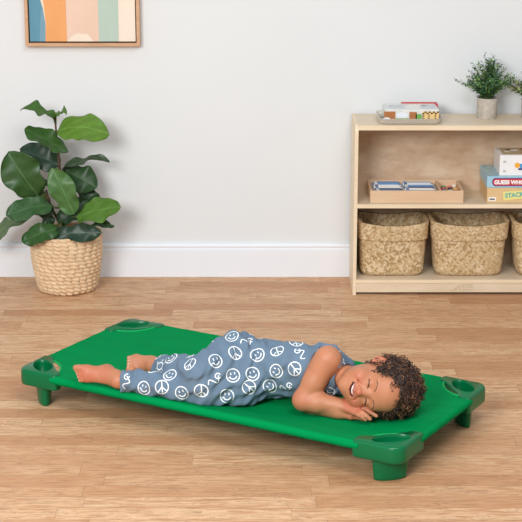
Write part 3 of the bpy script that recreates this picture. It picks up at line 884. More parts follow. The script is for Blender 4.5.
s_ = o.modifiers.new('thick', 'SOLIDIFY'); s_.thickness = .0016; s_.offset = -1
# sleeves around the rails
def sleeve(pa, pb, nseg=40):
    q = MB(); pa = Vector(pa); pb = Vector(pb)
    q.tube([pa.lerp(pb, t / nseg) for t in range(nseg + 1)], [.0125] + [.0134 + .0004 * math.sin(t * 1.7) for t in range(1, nseg)] + [.0125], 16)
    q.build('rail_sleeve', M['canvas'], cot, smooth=True, auto=50)
sleeve((x0 + RC - .004, y0, ZR), (x1 - RC + .004, y0, ZR)); sleeve((x0 + RC - .004, y1, ZR), (x1 - RC + .004, y1, ZR))
sleeve((x0, y0 + RC - .004, ZR), (x0, y1 - RC + .004, ZR), 16); sleeve((x1, y0 + RC - .004, ZR), (x1, y1 - RC + .004, ZR), 16)
# bindings round the four cut corners
for (cx_, cy_, sx, sy) in ((x0, y0, 1, 1), (x1, y0, -1, 1), (x1, y1, -1, -1), (x0, y1, 1, -1)):
    pts = []
    for k in range(17):
        a = math.pi / 2 * k / 16
        u = cx_ + sx * RC * math.sin(a); v = cy_ + sy * RC * math.cos(a)
        pts.append((u, v, cot_z(u, v) - .0005))
    q = MB(); q.tube(pts, .0036, 8); q.build('corner_binding', M['binding'], cot, smooth=True)

# ------------------------------------------------------------------ the child
# figure modelled as one signed-distance body, meshed with surface nets
def cot_height(x, y):
    dx, dy = x - CO.x, y - CO.y; ca, sa = math.cos(TH), math.sin(TH)
    return cot_z(dx * ca + dy * sa, -dx * sa + dy * ca)
def nv(v): v = np.asarray(v, float); return v / np.linalg.norm(v)
A = lambda v: np.array(tuple(v), float)

class Field:
    def __init__(s, xs, ys, zs):
        s.x, s.y, s.z = [np.asarray(a, np.float32) for a in (xs, ys, zs)]
        s.D = np.full((len(s.x), len(s.y), len(s.z)), 1.0, np.float32)
    def sub(s, lo, hi):
        sl = []
        for a, l, h in zip((s.x, s.y, s.z), lo, hi):
            i0 = max(0, int(np.searchsorted(a, l)) - 1); i1 = min(len(a), int(np.searchsorted(a, h)) + 1)
            if i1 <= i0: return None, None
            sl.append(slice(i0, i1))
        P = (s.x[sl[0]][:, None, None], s.y[sl[1]][None, :, None], s.z[sl[2]][None, None, :])
        return tuple(sl), P
    def put(s, prim, k=.01, op='add', pad=.02):
        lo, hi, fn = prim
        m = k + pad
        sl, P = s.sub(np.array(lo) - m, np.array(hi) + m)
        if sl is None: return
        d = fn(P).astype(np.float32); D = s.D[sl]
        if op == 'add':
            h = np.maximum(k - np.abs(D - d), 0) / k if k > 0 else 0
            s.D[sl] = np.minimum(D, d) - h * h * k * .25
        else:
            d = -d
            h = np.maximum(k - np.abs(D - d), 0) / k if k > 0 else 0
            s.D[sl] = np.maximum(D, d) + h * h * k * .25
    def mesh(s):
        D = s.D; neg = D < 0
        nx, ny, nz = D.shape
        c = np.zeros((nx - 1, ny - 1, nz - 1), np.uint8)
        for i in (0, 1):
            for j in (0, 1):
                for k in (0, 1): c += neg[i:nx - 1 + i, j:ny - 1 + j, k:nz - 1 + k]
        ii, jj, kk = np.nonzero((c > 0) & (c < 8))
        acc = np.zeros((len(ii), 3)); cnt = np.zeros(len(ii))
        ax = (s.x, s.y, s.z)
        for axis in range(3):
            for p in (0, 1):
                for q in (0, 1):
                    o0 = [0, 0, 0]; oth = [a for a in range(3) if a != axis]
                    o0[oth[0]] = p; o0[oth[1]] = q; o1 = list(o0); o1[axis] = 1
                    a = D[ii + o0[0], jj + o0[1], kk + o0[2]]; b = D[ii + o1[0], jj + o1[1], kk + o1[2]]
                    m = (a < 0) != (b < 0)
                    t = np.where(m, a / np.where(m, a - b, 1), 0)
                    idx = [ii, jj, kk]
                    for d in range(3):
                        g0 = ax[d][idx[d] + o0[d]].astype(float)
                        if d == axis:
                            g1 = ax[d][idx[d] + 1]; g0 = g0 + (g1 - g0) * t
                        acc[:, d] += np.where(m, g0, 0)
                    cnt += m
        V = acc / cnt[:, None]
        lut = np.full(c.shape, -1, np.int64); lut[ii, jj, kk] = np.arange(len(ii))
        Q = []
        for axis in range(3):
            oth = [a for a in range(3) if a != axis]
            s0 = [slice(1, -1)] * 3; s1 = [slice(1, -1)] * 3
            s0[axis] = slice(0, -1); s1[axis] = slice(1, None)
            a = neg[tuple(s0)]; b = neg[tuple(s1)]
            e = np.array(np.nonzero(a != b))
            inside = a[tuple(e)]
            e2 = e.copy()
            for d in oth: e2[d] += 1
            u, w = oth
            def L(du, dw):
                x = e2.copy(); x[u] += du; x[w] += dw; return lut[x[0], x[1], x[2]]
            q = np.stack([L(-1, -1), L(0, -1), L(0, 0), L(-1, 0)], 1)
            fl = inside if axis != 1 else ~inside
            q[~fl] = q[~fl][:, ::-1]
            Q.append(q)
        Q = np.concatenate(Q); Q = Q[(Q >= 0).all(1)]
        return V, Q

def cone(a, b, ra, rb):
    a, b = A(a), A(b); ba = b - a; L2 = ba @ ba
    lo = np.minimum(a - ra, b - rb); hi = np.maximum(a + ra, b + rb)
    def fn(P):
        px, py, pz = P[0] - a[0], P[1] - a[1], P[2] - a[2]
        t = np.clip((px * ba[0] + py * ba[1] + pz * ba[2]) / L2, 0, 1)
        d = np.sqrt((px - t * ba[0]) ** 2 + (py - t * ba[1]) ** 2 + (pz - t * ba[2]) ** 2)
        return d - (ra + (rb - ra) * t)
    return lo, hi, fn
def ball(a, r): return ell(a, (r, r, r))
def ell(c, r, axes=None):
    c = A(c); r = np.array(r, float); m = r.max(); axes = np.eye(3) if axes is None else np.array(axes, float)
    def fn(P):
        p = [P[0] - c[0], P[1] - c[1], P[2] - c[2]]
        q = [(p[0] * axes[i][0] + p[1] * axes[i][1] + p[2] * axes[i][2]) for i in range(3)]
        k0 = np.sqrt(sum((q[i] / r[i]) ** 2 for i in range(3)))
        k1 = np.sqrt(sum((q[i] / r[i] ** 2) ** 2 for i in range(3))) + 1e-9
        return k0 * (k0 - 1) / k1
    return c - m, c + m, fn
def econe(a, b, ra, rb, wide, flat):
    """cone whose cross-section is squashed by `flat` along direction `wide` x axis"""
    a, b = A(a), A(b); ax_ = nv(b - a); w = A(wide); w = nv(w - ax_ * (w @ ax_)); t3 = np.cross(ax_, w)
    L = np.linalg.norm(b - a); m = max(ra, rb)
    def fn(P):
        p = [P[i] - a[i] for i in range(3)]
        s = sum(p[i] * ax_[i] for i in range(3)); u = sum(p[i] * w[i] for i in range(3)); v = sum(p[i] * t3[i] for i in range(3)) / flat
        t = np.clip(s / L, 0, 1)
        return (np.sqrt((s - t * L) ** 2 + u * u + v * v) - (ra + (rb - ra) * t)) * min(1, flat * 1.15)
    return np.minimum(a, b) - m, np.maximum(a, b) + m, fn

# ---- skeleton (metres, world frame)
hd_E = atz(368.0, 393.5, .196)
F1 = A((0, -1, -.009)); S1 = A((1, 0, 0)); R1 = nv(np.cross(F1, S1)); 
U1 = nv(math.cos(R_(8)) * S1 - math.sin(R_(8)) * R1)
PHI = R_(20)
hU = nv(math.cos(PHI) * U1 + math.sin(PHI) * F1); hF = nv(math.cos(PHI) * F1 - math.sin(PHI) * U1); hR = np.cross(hF, hU)
hC = A(hd_E) - .076 * hF
def hp(r, u, f): return hC + r * hR + u * hU + f * hF
HAX = [hR, hU, hF]

shR = A(atz(328, 359, .262)); elR = A(atz(303.5, 400, .140)); wrR = A(atz(338, 405, .138))
shL = A(atz(338, 384, .150)); elL = A(atz(312, 404, .118)); wrL = A(atz(338, 412, .118))
nk0 = hp(0, -.075, -.012)
ch1 = A(atz(322, 371, .205)); ch0 = A(atz(296, 370, .188)); wst = A(atz(262, 368, .178)); pel = A(atz(240, 368, .174))
hpR = A(atz(236, 356, .218)); hpL = A(atz(240, 383, .148))
knR = A(atz(201, 374, .192)); knL = A(atz(207, 390, .142))
anR = A(atz(154, 366, .146)); anL = A(atz(118, 380, .142))
SKIN = []
def torso_prims(g):
    br = nv(shR - shL)   # breadth direction
    ax_ = nv(ch1 - pel)
    return [
        (econe(pel, wst, .084 + g, .078 + g, br, .86), .03),
        (econe(wst, ch0, .078 + g, .080 + g, br, .84), .03),
        (econe(ch0, ch1 - ax_ * .02, .080 + g, .066 + g, br, .82), .03),
        (econe(shL + br * .03, shR - br * .012, .040 + g, .038 + g, ax_, .9), .035),
        (cone(hpL, hpR, .062 + g, .060 + g), .03),
    ]
def leg_prims(g, gk):
    return [
        (cone(hpR, knR, .062 + g, .040 + gk), .02), (cone(knR, anR, .038 + gk, .021 + gk), .02),
        (cone(hpL, knL, .060 + g, .040 + gk), .02), (cone(knL, anL + (knL - anL) * .02, .038 + gk, .021 + gk), .02),
        (ell(knR + (anR - knR) * .35 + A((0, .008, .0)), (.033 + gk, .033 + gk, .033 + gk)), .03),
    ]
xs = np.concatenate([np.arange(-.60, -.33, .0022), np.arange(-.33, .13, .0042), np.arange(.13, .50, .0018)])
ys = np.arange(4.22, 4.82, .0026); zs = np.arange(.085, .335, .0022)
B = Field(xs, ys, zs)
for p, k in torso_prims(0) + leg_prims(0, 0): B.put(p, k)
# neck and head
B.put(cone(nk0, ch1 + hF * -.01, .034, .038), .018)
B.put(ell(hp(0, .028, -.012), (.070, .082, .084), HAX), .02)          # skull
B.put(ell(hp(0, -.030, .022), (.060, .056, .056), HAX), .03)          # face
B.put(ell(hp(0, -.066, .040), (.034, .024, .030), HAX), .025)         # jaw
B.put(ball(hp(0, -.080, .056), .0135), .018)                           # chin
for sgn in (-1, 1):
    B.put(ell(hp(sgn * .034, -.036, .050), (.023, .021, .021), HAX), .018)   # cheeks
    B.put(ell(hp(sgn * .026, .020, .064), (.021, .010, .012), HAX), .018)    # brow ridge
B.put(ell(hp(0, .045, .040), (.046, .036, .036), HAX), .03)            # forehead
for sgn in (-1, 1):
    B.put(ell(hp(sgn * .0255, .004, .084), (.013, .0085, .008), HAX), .012, 'sub')   # eye socket
    B.put(ell(hp(sgn * .0262, .001, .0655), (.0130, .0085, .0105), HAX), .004)       # closed lid
    B.put(ell(hp(sgn * .0262, -.0085, .0680), (.0120, .0040, .0070), HAX), .004)     # lower lid pushed up by smile
B.put(cone(hp(0, .004, .070), hp(0, -.022, .081), .0065, .0080), .012) # nose bridge
B.put(ell(hp(0, -.0245, .0835), (.0105, .0090, .0100), HAX), .006)
for sgn in (-1, 1):
    B.put(ell(hp(sgn * .0115, -.0270, .0765), (.0070, .0062, .0075), HAX), .005)
    B.put(ell(hp(sgn * .0058, -.0345, .0800), (.0032, .0030, .0040), HAX), .002, 'sub')
# muzzle, open smile
B.put(ell(hp(0, -.047, .062), (.025, .017, .015), HAX), .014)
mouth_pts = [(-.0270, -.0375, .0630), (-.016, -.0465, .0735), (0, -.0500, .0780), (.016, -.0465, .0735), (.0270, -.0375, .0630)]
for i in range(4):
    B.put(cone(hp(*mouth_pts[i]), hp(*mouth_pts[i + 1]), (.0026, .0058, .0066, .0058)[i], (.0058, .0066, .0058, .0026)[i]), .002, 'sub')
up_l = [(-.0285, -.0350, .0625), (-.016, -.0405, .0745), (0, -.0425, .0785), (.016, -.0405, .0745), (.0285, -.0350, .0625)]
lo_l = [(-.0280, -.0395, .0615), (-.017, -.0530, .0700), (0, -.0585, .0738), (.017, -.0530, .0700), (.0280, -.0395, .0615)]
for L_ in (up_l, lo_l):
    for i in range(4):
        w_ = (.0018, .0028, .0030, .0028, .0018) if L_ is up_l else (.0018, .0034, .0040, .0034, .0018)
        B.put(cone(hp(*L_[i]), hp(*L_[i + 1]), w_[i], w_[i + 1]), .003)
# smile creases from the nose wings round the mouth corners
for sgn in (-1, 1):
    B.put(cone(hp(sgn * .0175, -.0255, .0775), hp(sgn * .0330, -.0390, .0690), .0016, .0022), .007, 'sub')
    B.put(ell(hp(sgn * .040, -.034, .052), (.016, .017, .017), HAX), .010)
# ears
for sgn in (-1, 1):
    eax = [nv(hR * .35 * sgn + hF * .94), hU, nv(np.cross(nv(hR * .35 * sgn + hF * .94), hU))]
    ec = hp(sgn * .076, .000, -.010)
    B.put(ell(ec, (.013, .019, .0065), [nv(-hF * .8 + hR * .6 * sgn), hU, nv(np.cross(nv(-hF * .8 + hR * .6 * sgn), hU))]), .006)
    B.put(ell(ec + hF * .007 + hR * sgn * .005, (.007, .012, .005), HAX), .003, 'sub')
    B.put(ball(hp(sgn * .071, -.019, -.004), .0055), .006)
# arms
deltR = shR
B.put(cone(shR, shR * .45 + elR * .55, .039, .0335), .015); B.put(cone(shR * .45 + elR * .55, elR, .0335, .0305), .012)
fm = elR * .6 + wrR * .4
B.put(cone(elR, fm, .031, .030), .012); B.put(cone(fm, wrR, .030, .0215), .012)
B.put(cone(shL, elL, .036, .029), .02); B.put(cone(elL, wrL, .029, .020), .012)
# hands
nails = []
def hand(wr, kn, tips, thumb, pr=.013, k=.006):
    """wr wrist, kn: four knuckle points, tips: four lists of joints, thumb: joints"""
    for i in range(4):
        B.put(cone(wr * .8 + kn[i] * .2, kn[i], .0125, .0088), .010)
    for i in range(3): B.put(cone(kn[i], kn[i + 1], .0085, .0085), .006)
    for i in range(4):
        pts = [kn[i]] + tips[i]; rr3 = [.0082, .0075, .0068, .0058]
        for j in range(len(pts) - 1): B.put(cone(pts[j], pts[j + 1], rr3[j], rr3[j + 1]), .0022)
        nails.append(pts[-1] + nv(pts[-1] - pts[-2]) * .003)
    pts = thumb; rr3 = [.0125, .0092, .0082, .0068]
    for j in range(len(pts) - 1): B.put(cone(pts[j], pts[j + 1], rr3[j], rr3[j + 1]), .005)
W = lambda u, v, z: A(atz(u, v, z))
knr = [W(354.5, 401.5, .146), W(355.5, 405.0, .143), W(355.5, 408.6, .138), W(354, 412, .132)]
tpr = [[W(362, 404, .145), W(368, 408.0, .138), W(373.5, 411.5, .131)], [W(363.5, 408, .142), W(370.5, 412.2, .134), W(376.3, 415.8, .126)],
       [W(362, 412.5, .136), W(366.5, 416.0, .129), W(370, 419.0, .121)], [W(359, 415, .130), W(363, 417.5, .123), W(365.5, 419.6, .117)]]
hand(wrR, knr, tpr, [W(343, 403, .142), W(350, 398.5, .150), W(356, 396.5, .152), W(361, 397.5, .150)])
knl = [W(353, 409, .122), W(353, 412, .118), W(352.5, 414.5, .115), W(351, 416.5, .112)]
tpl = [[W(361, 411, .120), W(367, 413.5, .117), W(372, 415, .114)], [W(361, 413.5, .116), W(366.5, 415.3, .114), W(371.5, 416.6, .112)],
       [W(360, 415.5, .113), W(365, 417, .111), W(369, 418, .110)], [W(358, 417, .111), W(361.5, 418, .110), W(364.5, 419, .110)]]
hand(wrL, knl, tpl, [W(342, 410, .125), W(349, 406, .132), W(355, 404.5, .134), W(360, 404.5, .133)])
# feet
def foot(heel, ank, ball_c, tdir, toes_dir, sole, big_first=1.0, L=1.0):
    """ball_c: centre of the ball of the foot; toes_dir: unit from little toe to big toe; sole: unit towards the sole"""
    B.put(ball(heel, .0205), .012)
    B.put(cone(ank, heel, .023, .020), .016)
    B.put(econe(ank * .65 + heel * .35 + sole * -.002, ball_c, .023, .023, toes_dir, .62), .014)
    B.put(econe(heel, ball_c + sole * .004, .018, .019, toes_dir, .7), .014)
    B.put(econe(ball_c + toes_dir * .012, ball_c - toes_dir * .012, .0125, .0115, tdir, .9), .010)
    for i in range(5):
        s_ = (2 - i) * .0088
        root = ball_c + toes_dir * s_ * .95 + tdir * .006
        ln = (.026, .0235, .021, .0185, .016)[i]; r0 = (.0105, .0074, .0070, .0066, .0064)[i]
        mid = root + tdir * ln * .6 - sole * .0015 + toes_dir * s_ * .10
        tip = root + tdir * ln + sole * .003 + toes_dir * s_ * .14
        B.put(cone(root, mid, r0, r0 * .96), .0035); B.put(cone(mid, tip, r0 * .96, r0 * .92), .002)
        nails.append(tip + tdir * .004 - sole * .005)
hL_ = W(107, 372.5, .152); bL_ = W(87.0, 373.6, .149)
tdL = nv(bL_ - hL_)
tL = nv(A((0.05, .25, 1.0)) - tdL * (A((0.05, .25, 1.0)) @ tdL)); sL = nv(np.cross(tdL, tL)); 
if sL[1] < 0: sL = -sL
foot(hL_, anL, bL_, tdL, tL, sL)
hR_ = W(152, 364, .142); bR_ = W(137.0, 362.5, .145)
tdR = nv(A((-.86, -.5, .03)))
tR = nv(A((-.25, -.62, -.62)) - tdR * (A((-.25, -.62, -.62)) @ tdR)); sR = nv(np.cross(tdR, tR))
if sR[1] < 0: sR = -sR
foot(hR_, anR, bR_, tdR, tR, sR)
bV, bF = B.mesh()
print('body verts', len(bV))
# skin colours (true skin tones: lips, nails, cheeks)
skin = np.array(lin((187, 125, 92))); lip = np.array(lin((168, 88, 80))); blush = np.array(lin((186, 110, 82))); nailc = np.array(lin((222, 182, 160))); inm = np.array(lin((110, 40, 40)))
C = np.tile(skin, (len(bV), 1))
def paint(c, pts, r, soft):
    global C
    for p in pts:
        d = np.linalg.norm(bV - p, axis=1); w = np.clip((r + soft - d) / soft, 0, 1)[:, None]
        C = C * (1 - w) + c * w
paint(blush, [hp(-.036, -.035, .068), hp(.036, -.035, .068), hp(0, -.026, .093)], .006, .018)
paint(blush, [elR, knr[1], knr[2], hL_, bL_, hp(-.078, 0, -.01), hp(.078, 0, -.01)], .018, .03)
def along(L_, m=6):
    out = []
    for i in range(len(L_) - 1):
        for j in range(m): t = j / m; out.append(hp(*(np.array(L_[i]) * (1 - t) + np.array(L_[i + 1]) * t)))
    return out
paint(lip, along(up_l) + along(lo_l), .0038, .0022)
paint(inm, [p - hF * .004 for p in along(mouth_pts)], .0045, .002)
paint(nailc, nails, .0016, .0016); paint(np.array(lin((250, 248, 246))), [nails[1], nails[2]], .0024, .0012)
def skin_mat():
    m = attr_mat('skin', .48, .4, .05, 420, .06, 30)
    b = m.node_tree.nodes['Principled BSDF']
    b.inputs['Subsurface Weight'].default_value = .12
    b.inputs['Subsurface Radius'].default_value = (1.0, .35, .2); b.inputs['Subsurface Scale'].default_value = .006
    return m
M['skin'] = skin_mat()
def sink(V):   # everything that would dip into the canvas is pressed flat on it
    for i, (x, y, z) in enumerate(V):
        if z < .150:
            h = cot_height(x, y) + .0012
            if z < h: V[i][2] = h
    return V
bV = sink(bV)
person = empty('child', (pel[0], pel[1], cot_height(pel[0], pel[1])), 0, 'smiling curly-haired child in printed romper lying on one side on the green cot, eyes closed', 'person')
po = A(person.location)
def plink(name, me, parent=person):
    o = bpy.data.objects.new(name, me); COL.objects.link(o); o.parent = parent
    if parent is person: o.location = -Vector(po)
    return o
plink('body', me_from('body', bV, bF, True, [M['skin']], C))

# ---- romper
xs = np.arange(-.46, .28, .0030); ys = np.arange(4.26, 4.76, .0028); zs = np.arange(.085, .335, .0026)
K = Field(xs, ys, zs)
for p, k in torso_prims(.006) + leg_prims(.008, .007): K.put(p, k)
# wider trouser legs ending in plain hems
cuR = anR + (knR - anR) * .13; cuL = anL + (knL - anL) * .06
K.put(cone(knR, cuR, .045, .033), .01); K.put(cone(knL, cuL, .045, .031), .01)
K.put(ell(hpR * .5 + knR * .5 + A((0, 0, -.01)), (.064, .064, .060)), .03)
K.put(ell(wst + A((0.0, -.012, .0)), (.095, .072, .080)), .03)
K.put(econe(ch0, W(334, 376, .190), .084, .064, shR - shL, .78), .03)
# folds
X, Y, Z = xs[:, None, None], ys[None, :, None], zs[None, None, :]
fold = .0030 * np.sin((X * .9 + Y * .8 - Z * .9) * 95 + 3 * np.sin(Z * 24 + X * 9)) * (X < .08) + .0016 * np.sin((X * 1.2 - Z * .8 + Y * .3) * 160 + 2 * np.sin(X * 31)) + .0024 * np.sin((X * .3 + Z * 1.2 - Y) * 70 + 2 * np.sin(X * 18))
K.D += fold.astype(np.float32)
def half(c, n_):   # half-space beyond c in direction n_ as a primitive
    c = A(c); n_ = nv(n_)
    return (c - .09, c + .09, lambda P: -((P[0] - c[0]) * n_[0] + (P[1] - c[1]) * n_[1] + (P[2] - c[2]) * n_[2]))
def slab(c, n_, R):
    c = A(c); n_ = nv(n_)
    def fn(P):
        p = [P[i] - c[i] for i in range(3)]; s = sum(p[i] * n_[i] for i in range(3))
        rad = np.sqrt(np.maximum(sum(q * q for q in p) - s * s, 0))
        return np.maximum(-s, rad - R)
    return c - .12, c + .12, fn
K.put(slab(cuL, anL - knL, .055), .001, 'sub'); K.put(slab(cuR, anR - knR, .05), .001, 'sub')
K.put(cone(anL, cuL * .9 + knL * .1, .0255, .0265), .001, 'sub'); K.put(cone(anR, cuR * .9 + knR * .1, .0265, .0265), .001, 'sub')
# armholes and neck opening
K.put(econe(W(330, 381, .190) + A((0, .016, 0)), W(342, 372, .210) + A((0, .008, 0)), .044, .043, shR - shL, .70), .02)
K.put(cone(shR + nv(shR - shL) * .012, shR * .4 + elR * .6, .0425, .0365), .004, 'sub')
K.put(cone(shR * .5 + elR * .5, elR, .038, .036), .004, 'sub'); K.put(cone(elR, wrR, .034, .03), .004, 'sub')
K.put(cone(hp(0, -.06, .0), hp(0, -.094, -.012), .040, .037), .004, 'sub')
K.put(ell(hp(0,-.012,.006), (.077, .080, .082), HAX), .004, 'sub')
for a_, b_ in ((W(309, 350, .255), W(320, 345, .272)), (W(320, 345, .272), W(335, 347.5, .268)), (W(335, 347.5, .268), W(345, 358, .245)), (W(345, 358, .245), W(346, 368, .225))):
    K.put(cone(a_, b_, .0075, .0075), .006)
K.put(cone(elL, wrL, .033, .028), .003, 'sub')
kV, kF = K.mesh()
kV = sink(kV)
print('romper verts', len(kV))
bvh = BVHTree.FromPolygons([tuple(v) for v in kV], [tuple(int(i) for i in f) for f in kF])
# drop small stray islands: keep the largest connected piece
par = np.arange(len(kV))
def relax(par):
    for _ in range(200):
        m = par[kF].min(1); new = par.copy()
        for c_ in range(4): np.minimum.at(new, kF[:, c_], m)
        new = new[new]
        if (new == par).all(): break
        par = new
    return par
par = relax(par); ids, cn = np.unique(par[kF[:, 0]], return_counts=True)
keep = np.isin(par[kF[:, 0]], ids[cn > .04 * cn.sum()]); kF = kF[keep]
used = np.unique(kF); remap = np.full(len(kV), -1); remap[used] = np.arange(len(used)); kF = remap[kF]; kV = kV[used]
bvh = BVHTree.FromPolygons([tuple(v) for v in kV], [tuple(int(i) for i in f) for f in kF])
# printed motifs: white ribbons lying on the cloth
PR = MB()
def stroke(c, n_, t1, t2, pts, w=.0016, lift=.0006):
    P = []
    for (a, b) in pts:
        o = c + t1 * a + t2 * b + n_ * .02
        hit = bvh.ray_cast(o, -n_, .05)
        if hit[0] is None: P.append(None); continue
        P.append((hit[0] + hit[1] * lift, hit[1]))
    for i in range(len(P) - 1):
        if P[i] is None or P[i + 1] is None: continue
        (p, n1), (q_, n2) = P[i], P[i + 1]
        d = q_ - p
        if d.length > .012 or d.length < 1e-6: continue
        d.normalize()
        s1 = d.cross(n1).normalized() * w; s2 = d.cross(n2).normalized() * w
        e = d * w * .3
        PR.add([p - s1 - e, p + s1 - e, q_ + s2 + e, q_ - s2 + e], [(0, 1, 2, 3)], 0)
def circ(r, n=22, a0=0, a1=360, cx=0, cy=0, ry=1): return [(cx + r * math.cos(R_(a0 + (a1 - a0) * k / n)), cy + r * ry * math.sin(R_(a0 + (a1 - a0) * k / n))) for k in range(n + 1)]
def ln(x1_, y1_, x2_, y2_, n=7): return [(x1_ + (x2_ - x1_) * k / n, y1_ + (y2_ - y1_) * k / n) for k in range(n + 1)]
def motif(kind, c, n_, rot, r=.0195):
    t1 = Vector((1, 0, 0)) - n_ * n_.x
    if t1.length < .2: t1 = Vector((0, 0, 1)) - n_ * n_.z
    t1.normalize(); t2 = n_.cross(t1)
    a, b = math.cos(rot), math.sin(rot); t1, t2 = t1 * a + t2 * b, t2 * a - t1 * b
    S = lambda pts, w=.0016: stroke(c, n_, t1, t2, pts, w)
    if kind == 'peace':
        S(circ(r)); S(ln(0, -r, 0, r)); S(ln(0, 0, -.7 * r, -.7 * r)); S(ln(0, 0, .7 * r, -.7 * r))
    elif kind == 'smile':
        S(circ(r)); S(circ(r * .55, 12, 200, 340)); S(ln(-.3 * r, .15 * r, -.3 * r, .45 * r, 2), .0016); S(ln(.3 * r, .15 * r, .3 * r, .45 * r, 2), .0016)
        S(ln(-.72 * r, -.25 * r, -.42 * r, -.15 * r, 2), .0013)
    elif kind == 'squig':
        S([(r * (t - .5) * 2, r * .5 * math.sin(t * 7)) for t in [k / 16 for k in range(17)]])
        S(circ(r * .4, 12, 0, 300, r * .9, .3 * r))
    elif kind == 'rays':
        S(circ(r * .6, 14))
        for k in range(6):
            an = R_(60 * k); S(ln(.75 * r * math.cos(an), .75 * r * math.sin(an), 1.15 * r * math.cos(an), 1.15 * r * math.sin(an), 2), .0014)
placed = []
def put_at(u, v, kind, rot=0.0, r=.0195):
    d = ray(u, v).normalized(); h = bvh.ray_cast(Vector((0, 0, CAMH)), d)
    if h[0] is None: return
    n_ = h[1]; n_ = n_ if n_.dot(d) < 0 else -n_
    n_ = (n_ * .5 - d * .5).normalized()
    motif(kind, h[0], n_, rot, r); placed.append(h[0])
for (u, v, kd, ro) in ((190, 364, 'peace', -.3), (216, 361, 'smile', .3), (235, 353, 'peace', .2), (170, 375, 'smile', -.5), (233, 375.5, 'smile', .2), (162, 387, 'peace', .1), (144, 388, 'smile', -.3), (182, 393, 'smile', .4), (201.5, 391.5, 'peace', 0), (214, 381, 'squig', .6), (258, 355, 'smile', .8), (277.5, 351.5, 'peace', .3), (276, 371, 'smile', 1.2), (249, 387, 'peace', .9), (227, 396, 'smile', 0), (294.5, 368.7, 'peace', .7), (247, 341, 'squig', .4), (264, 338, 'smile', .2), (232, 336.5, 'smile', .1), (202, 349, 'squig', -.4), (171, 358, 'smile', .5), (302, 354, 'squig', 2.1), (252.5, 374, 'smile', .3), (270, 386, 'smile', 1.0), (328, 392, 'peace', .5), (342, 366, 'rays', 0), (337, 379, 'squig', 1.8), (126, 383, 'squig', 1.2), (160, 366, 'rays', .2), (285, 388, 'squig', .3), (284, 340, 'smile', .4), (318, 386, 'rays', .2), (296, 343, 'peace', .1)):
    put_at(u, v, kd, ro)
# same print on the sides of the romper the lens does not see
rp = random.Random(6); fc = kV[kF].mean(1)
e1 = kV[kF[:, 1]] - kV[kF[:, 0]]; e2 = kV[kF[:, 3]] - kV[kF[:, 0]]; fn_ = np.cross(e1, e2); fn_ /= (np.linalg.norm(fn_, axis=1)[:, None] + 1e-12)
for _ in range(1500):
    i = rp.randrange(len(fc)); p = Vector(fc[i]); n_ = Vector(fn_[i])
    if n_.y > -.15 and (p - Vector((0, 0, CAMH))).normalized().dot(n_) > -.05 and p.z > .12 and all((p - q_).length > .05 for q_ in placed):
        motif(rp.choice(['peace', 'smile', 'smile', 'squig']), p, n_, rp.uniform(0, 6)); placed.append(p)
def cloth_mat():
    m = mat('romper_jersey', (112, 134, 158), .85, .12); g = NB(m)
    f = g.ramp(g.noise(g.obj(), 26, 4, .6), [(.3, (0, 0, 0, 1)), (.7, (1, 1, 1, 1))])
    g.col(g.mix(f, rgba((96, 117, 138)), rgba((106, 127, 147))))
    g.bump(g.noise(g.mapping(g.obj(), (1, 1, 1)), 900, 2, .5), .12, .0006)
    b = g.b; b.inputs['Sheen Weight'].default_value = .05
    return m
nK = len(kV)
allV = np.concatenate([kV, np.array([tuple(v) for v in PR.V]).reshape(-1, 3)])
Fq = np.concatenate([kF, np.array(PR.F, dtype=np.int64).reshape(-1, 4) + nK])
plink('romper', me_from('romper', allV, Fq, True, [cloth_mat(), mat('print_white_ink', (238, 242, 244), .8, .2)], None, [0] * len(kF) + [1] * len(PR.F)))

# ---- hair
hair_c = hp(0, .038, -.020)
H = Field(np.arange(.16, .56, .0032), np.arange(4.26, 4.66, .0032), np.arange(.085, .335, .0032))
H.put(ell(hair_c, (.083, .092, .090), HAX), .01)
# cut the hair away from the face: everything in front of a slanted hairline
def facecut(P):
    p = [P[i] - hC[i] for i in range(3)]
    r = sum(p[i] * hR[i] for i in range(3)); u = sum(p[i] * hU[i] for i in range(3)); f = sum(p[i] * hF[i] for i in range(3))
    hl = .066 - 3.2 * np.maximum(np.abs(r) - .030, 0)  - 4.0 * r * r        # hairline height over the forehead
    s = np.maximum(u - hl, -(f - .012 + .10 * (u - .0)))         # >0 = hair region
    temple = -(f - .006)
    s = np.maximum(u - hl, temple)
    s2 = np.minimum(s, u + .050)                                   # nape end
    return -s2 * .7 * -1 * -1
# hair kept where facecut <= 0
lo = hC - .16; hi = hC + .16
sl, P = H.sub(lo, hi)
d = H.D[sl]; fcv = facecut(P).astype(np.float32)
nz = (.0035 * np.sin(P[0] * 260 + 2 * np.sin(P[2] * 150)) * np.sin(P[1] * 240 + 1) * np.sin(P[2] * 250 + 2)).astype(np.float32)
H.D[sl] = np.maximum(d + nz, fcv)
H.put(ell(hp(.083, -.002, .006), (.018, .024, .026), HAX), .004, 'sub')    # clear of the ears
H.put(ell(hp(-.083, -.002, .006), (.018, .024, .026), HAX), .004, 'sub')
hV, hF_ = H.mesh(); hV = sink(hV)
def biggest(V_, F_):
    par = np.arange(len(V_))
    for _ in range(400):
        m = par[F_].min(1); new = par.copy()
        for c_ in range(4): np.minimum.at(new, F_[:, c_], m)
        new = new[new]
        if (new == par).all(): break
        par = new
    ids, cn = np.unique(par[F_[:, 0]], return_counts=True)
    F_ = F_[par[F_[:, 0]] == ids[cn.argmax()]]
    u_ = np.unique(F_); rm = np.full(len(V_), -1); rm[u_] = np.arange(len(u_))
    return V_[u_], rm[F_]
hV, hF_ = biggest(hV, hF_)
print('hair verts', len(hV))
hb = MB()
rp = random.Random(12)
cc = [lin((66, 45, 34)), lin((92, 62, 45)), lin((48, 32, 26)), lin((128, 88, 60)), lin((76, 50, 37))]
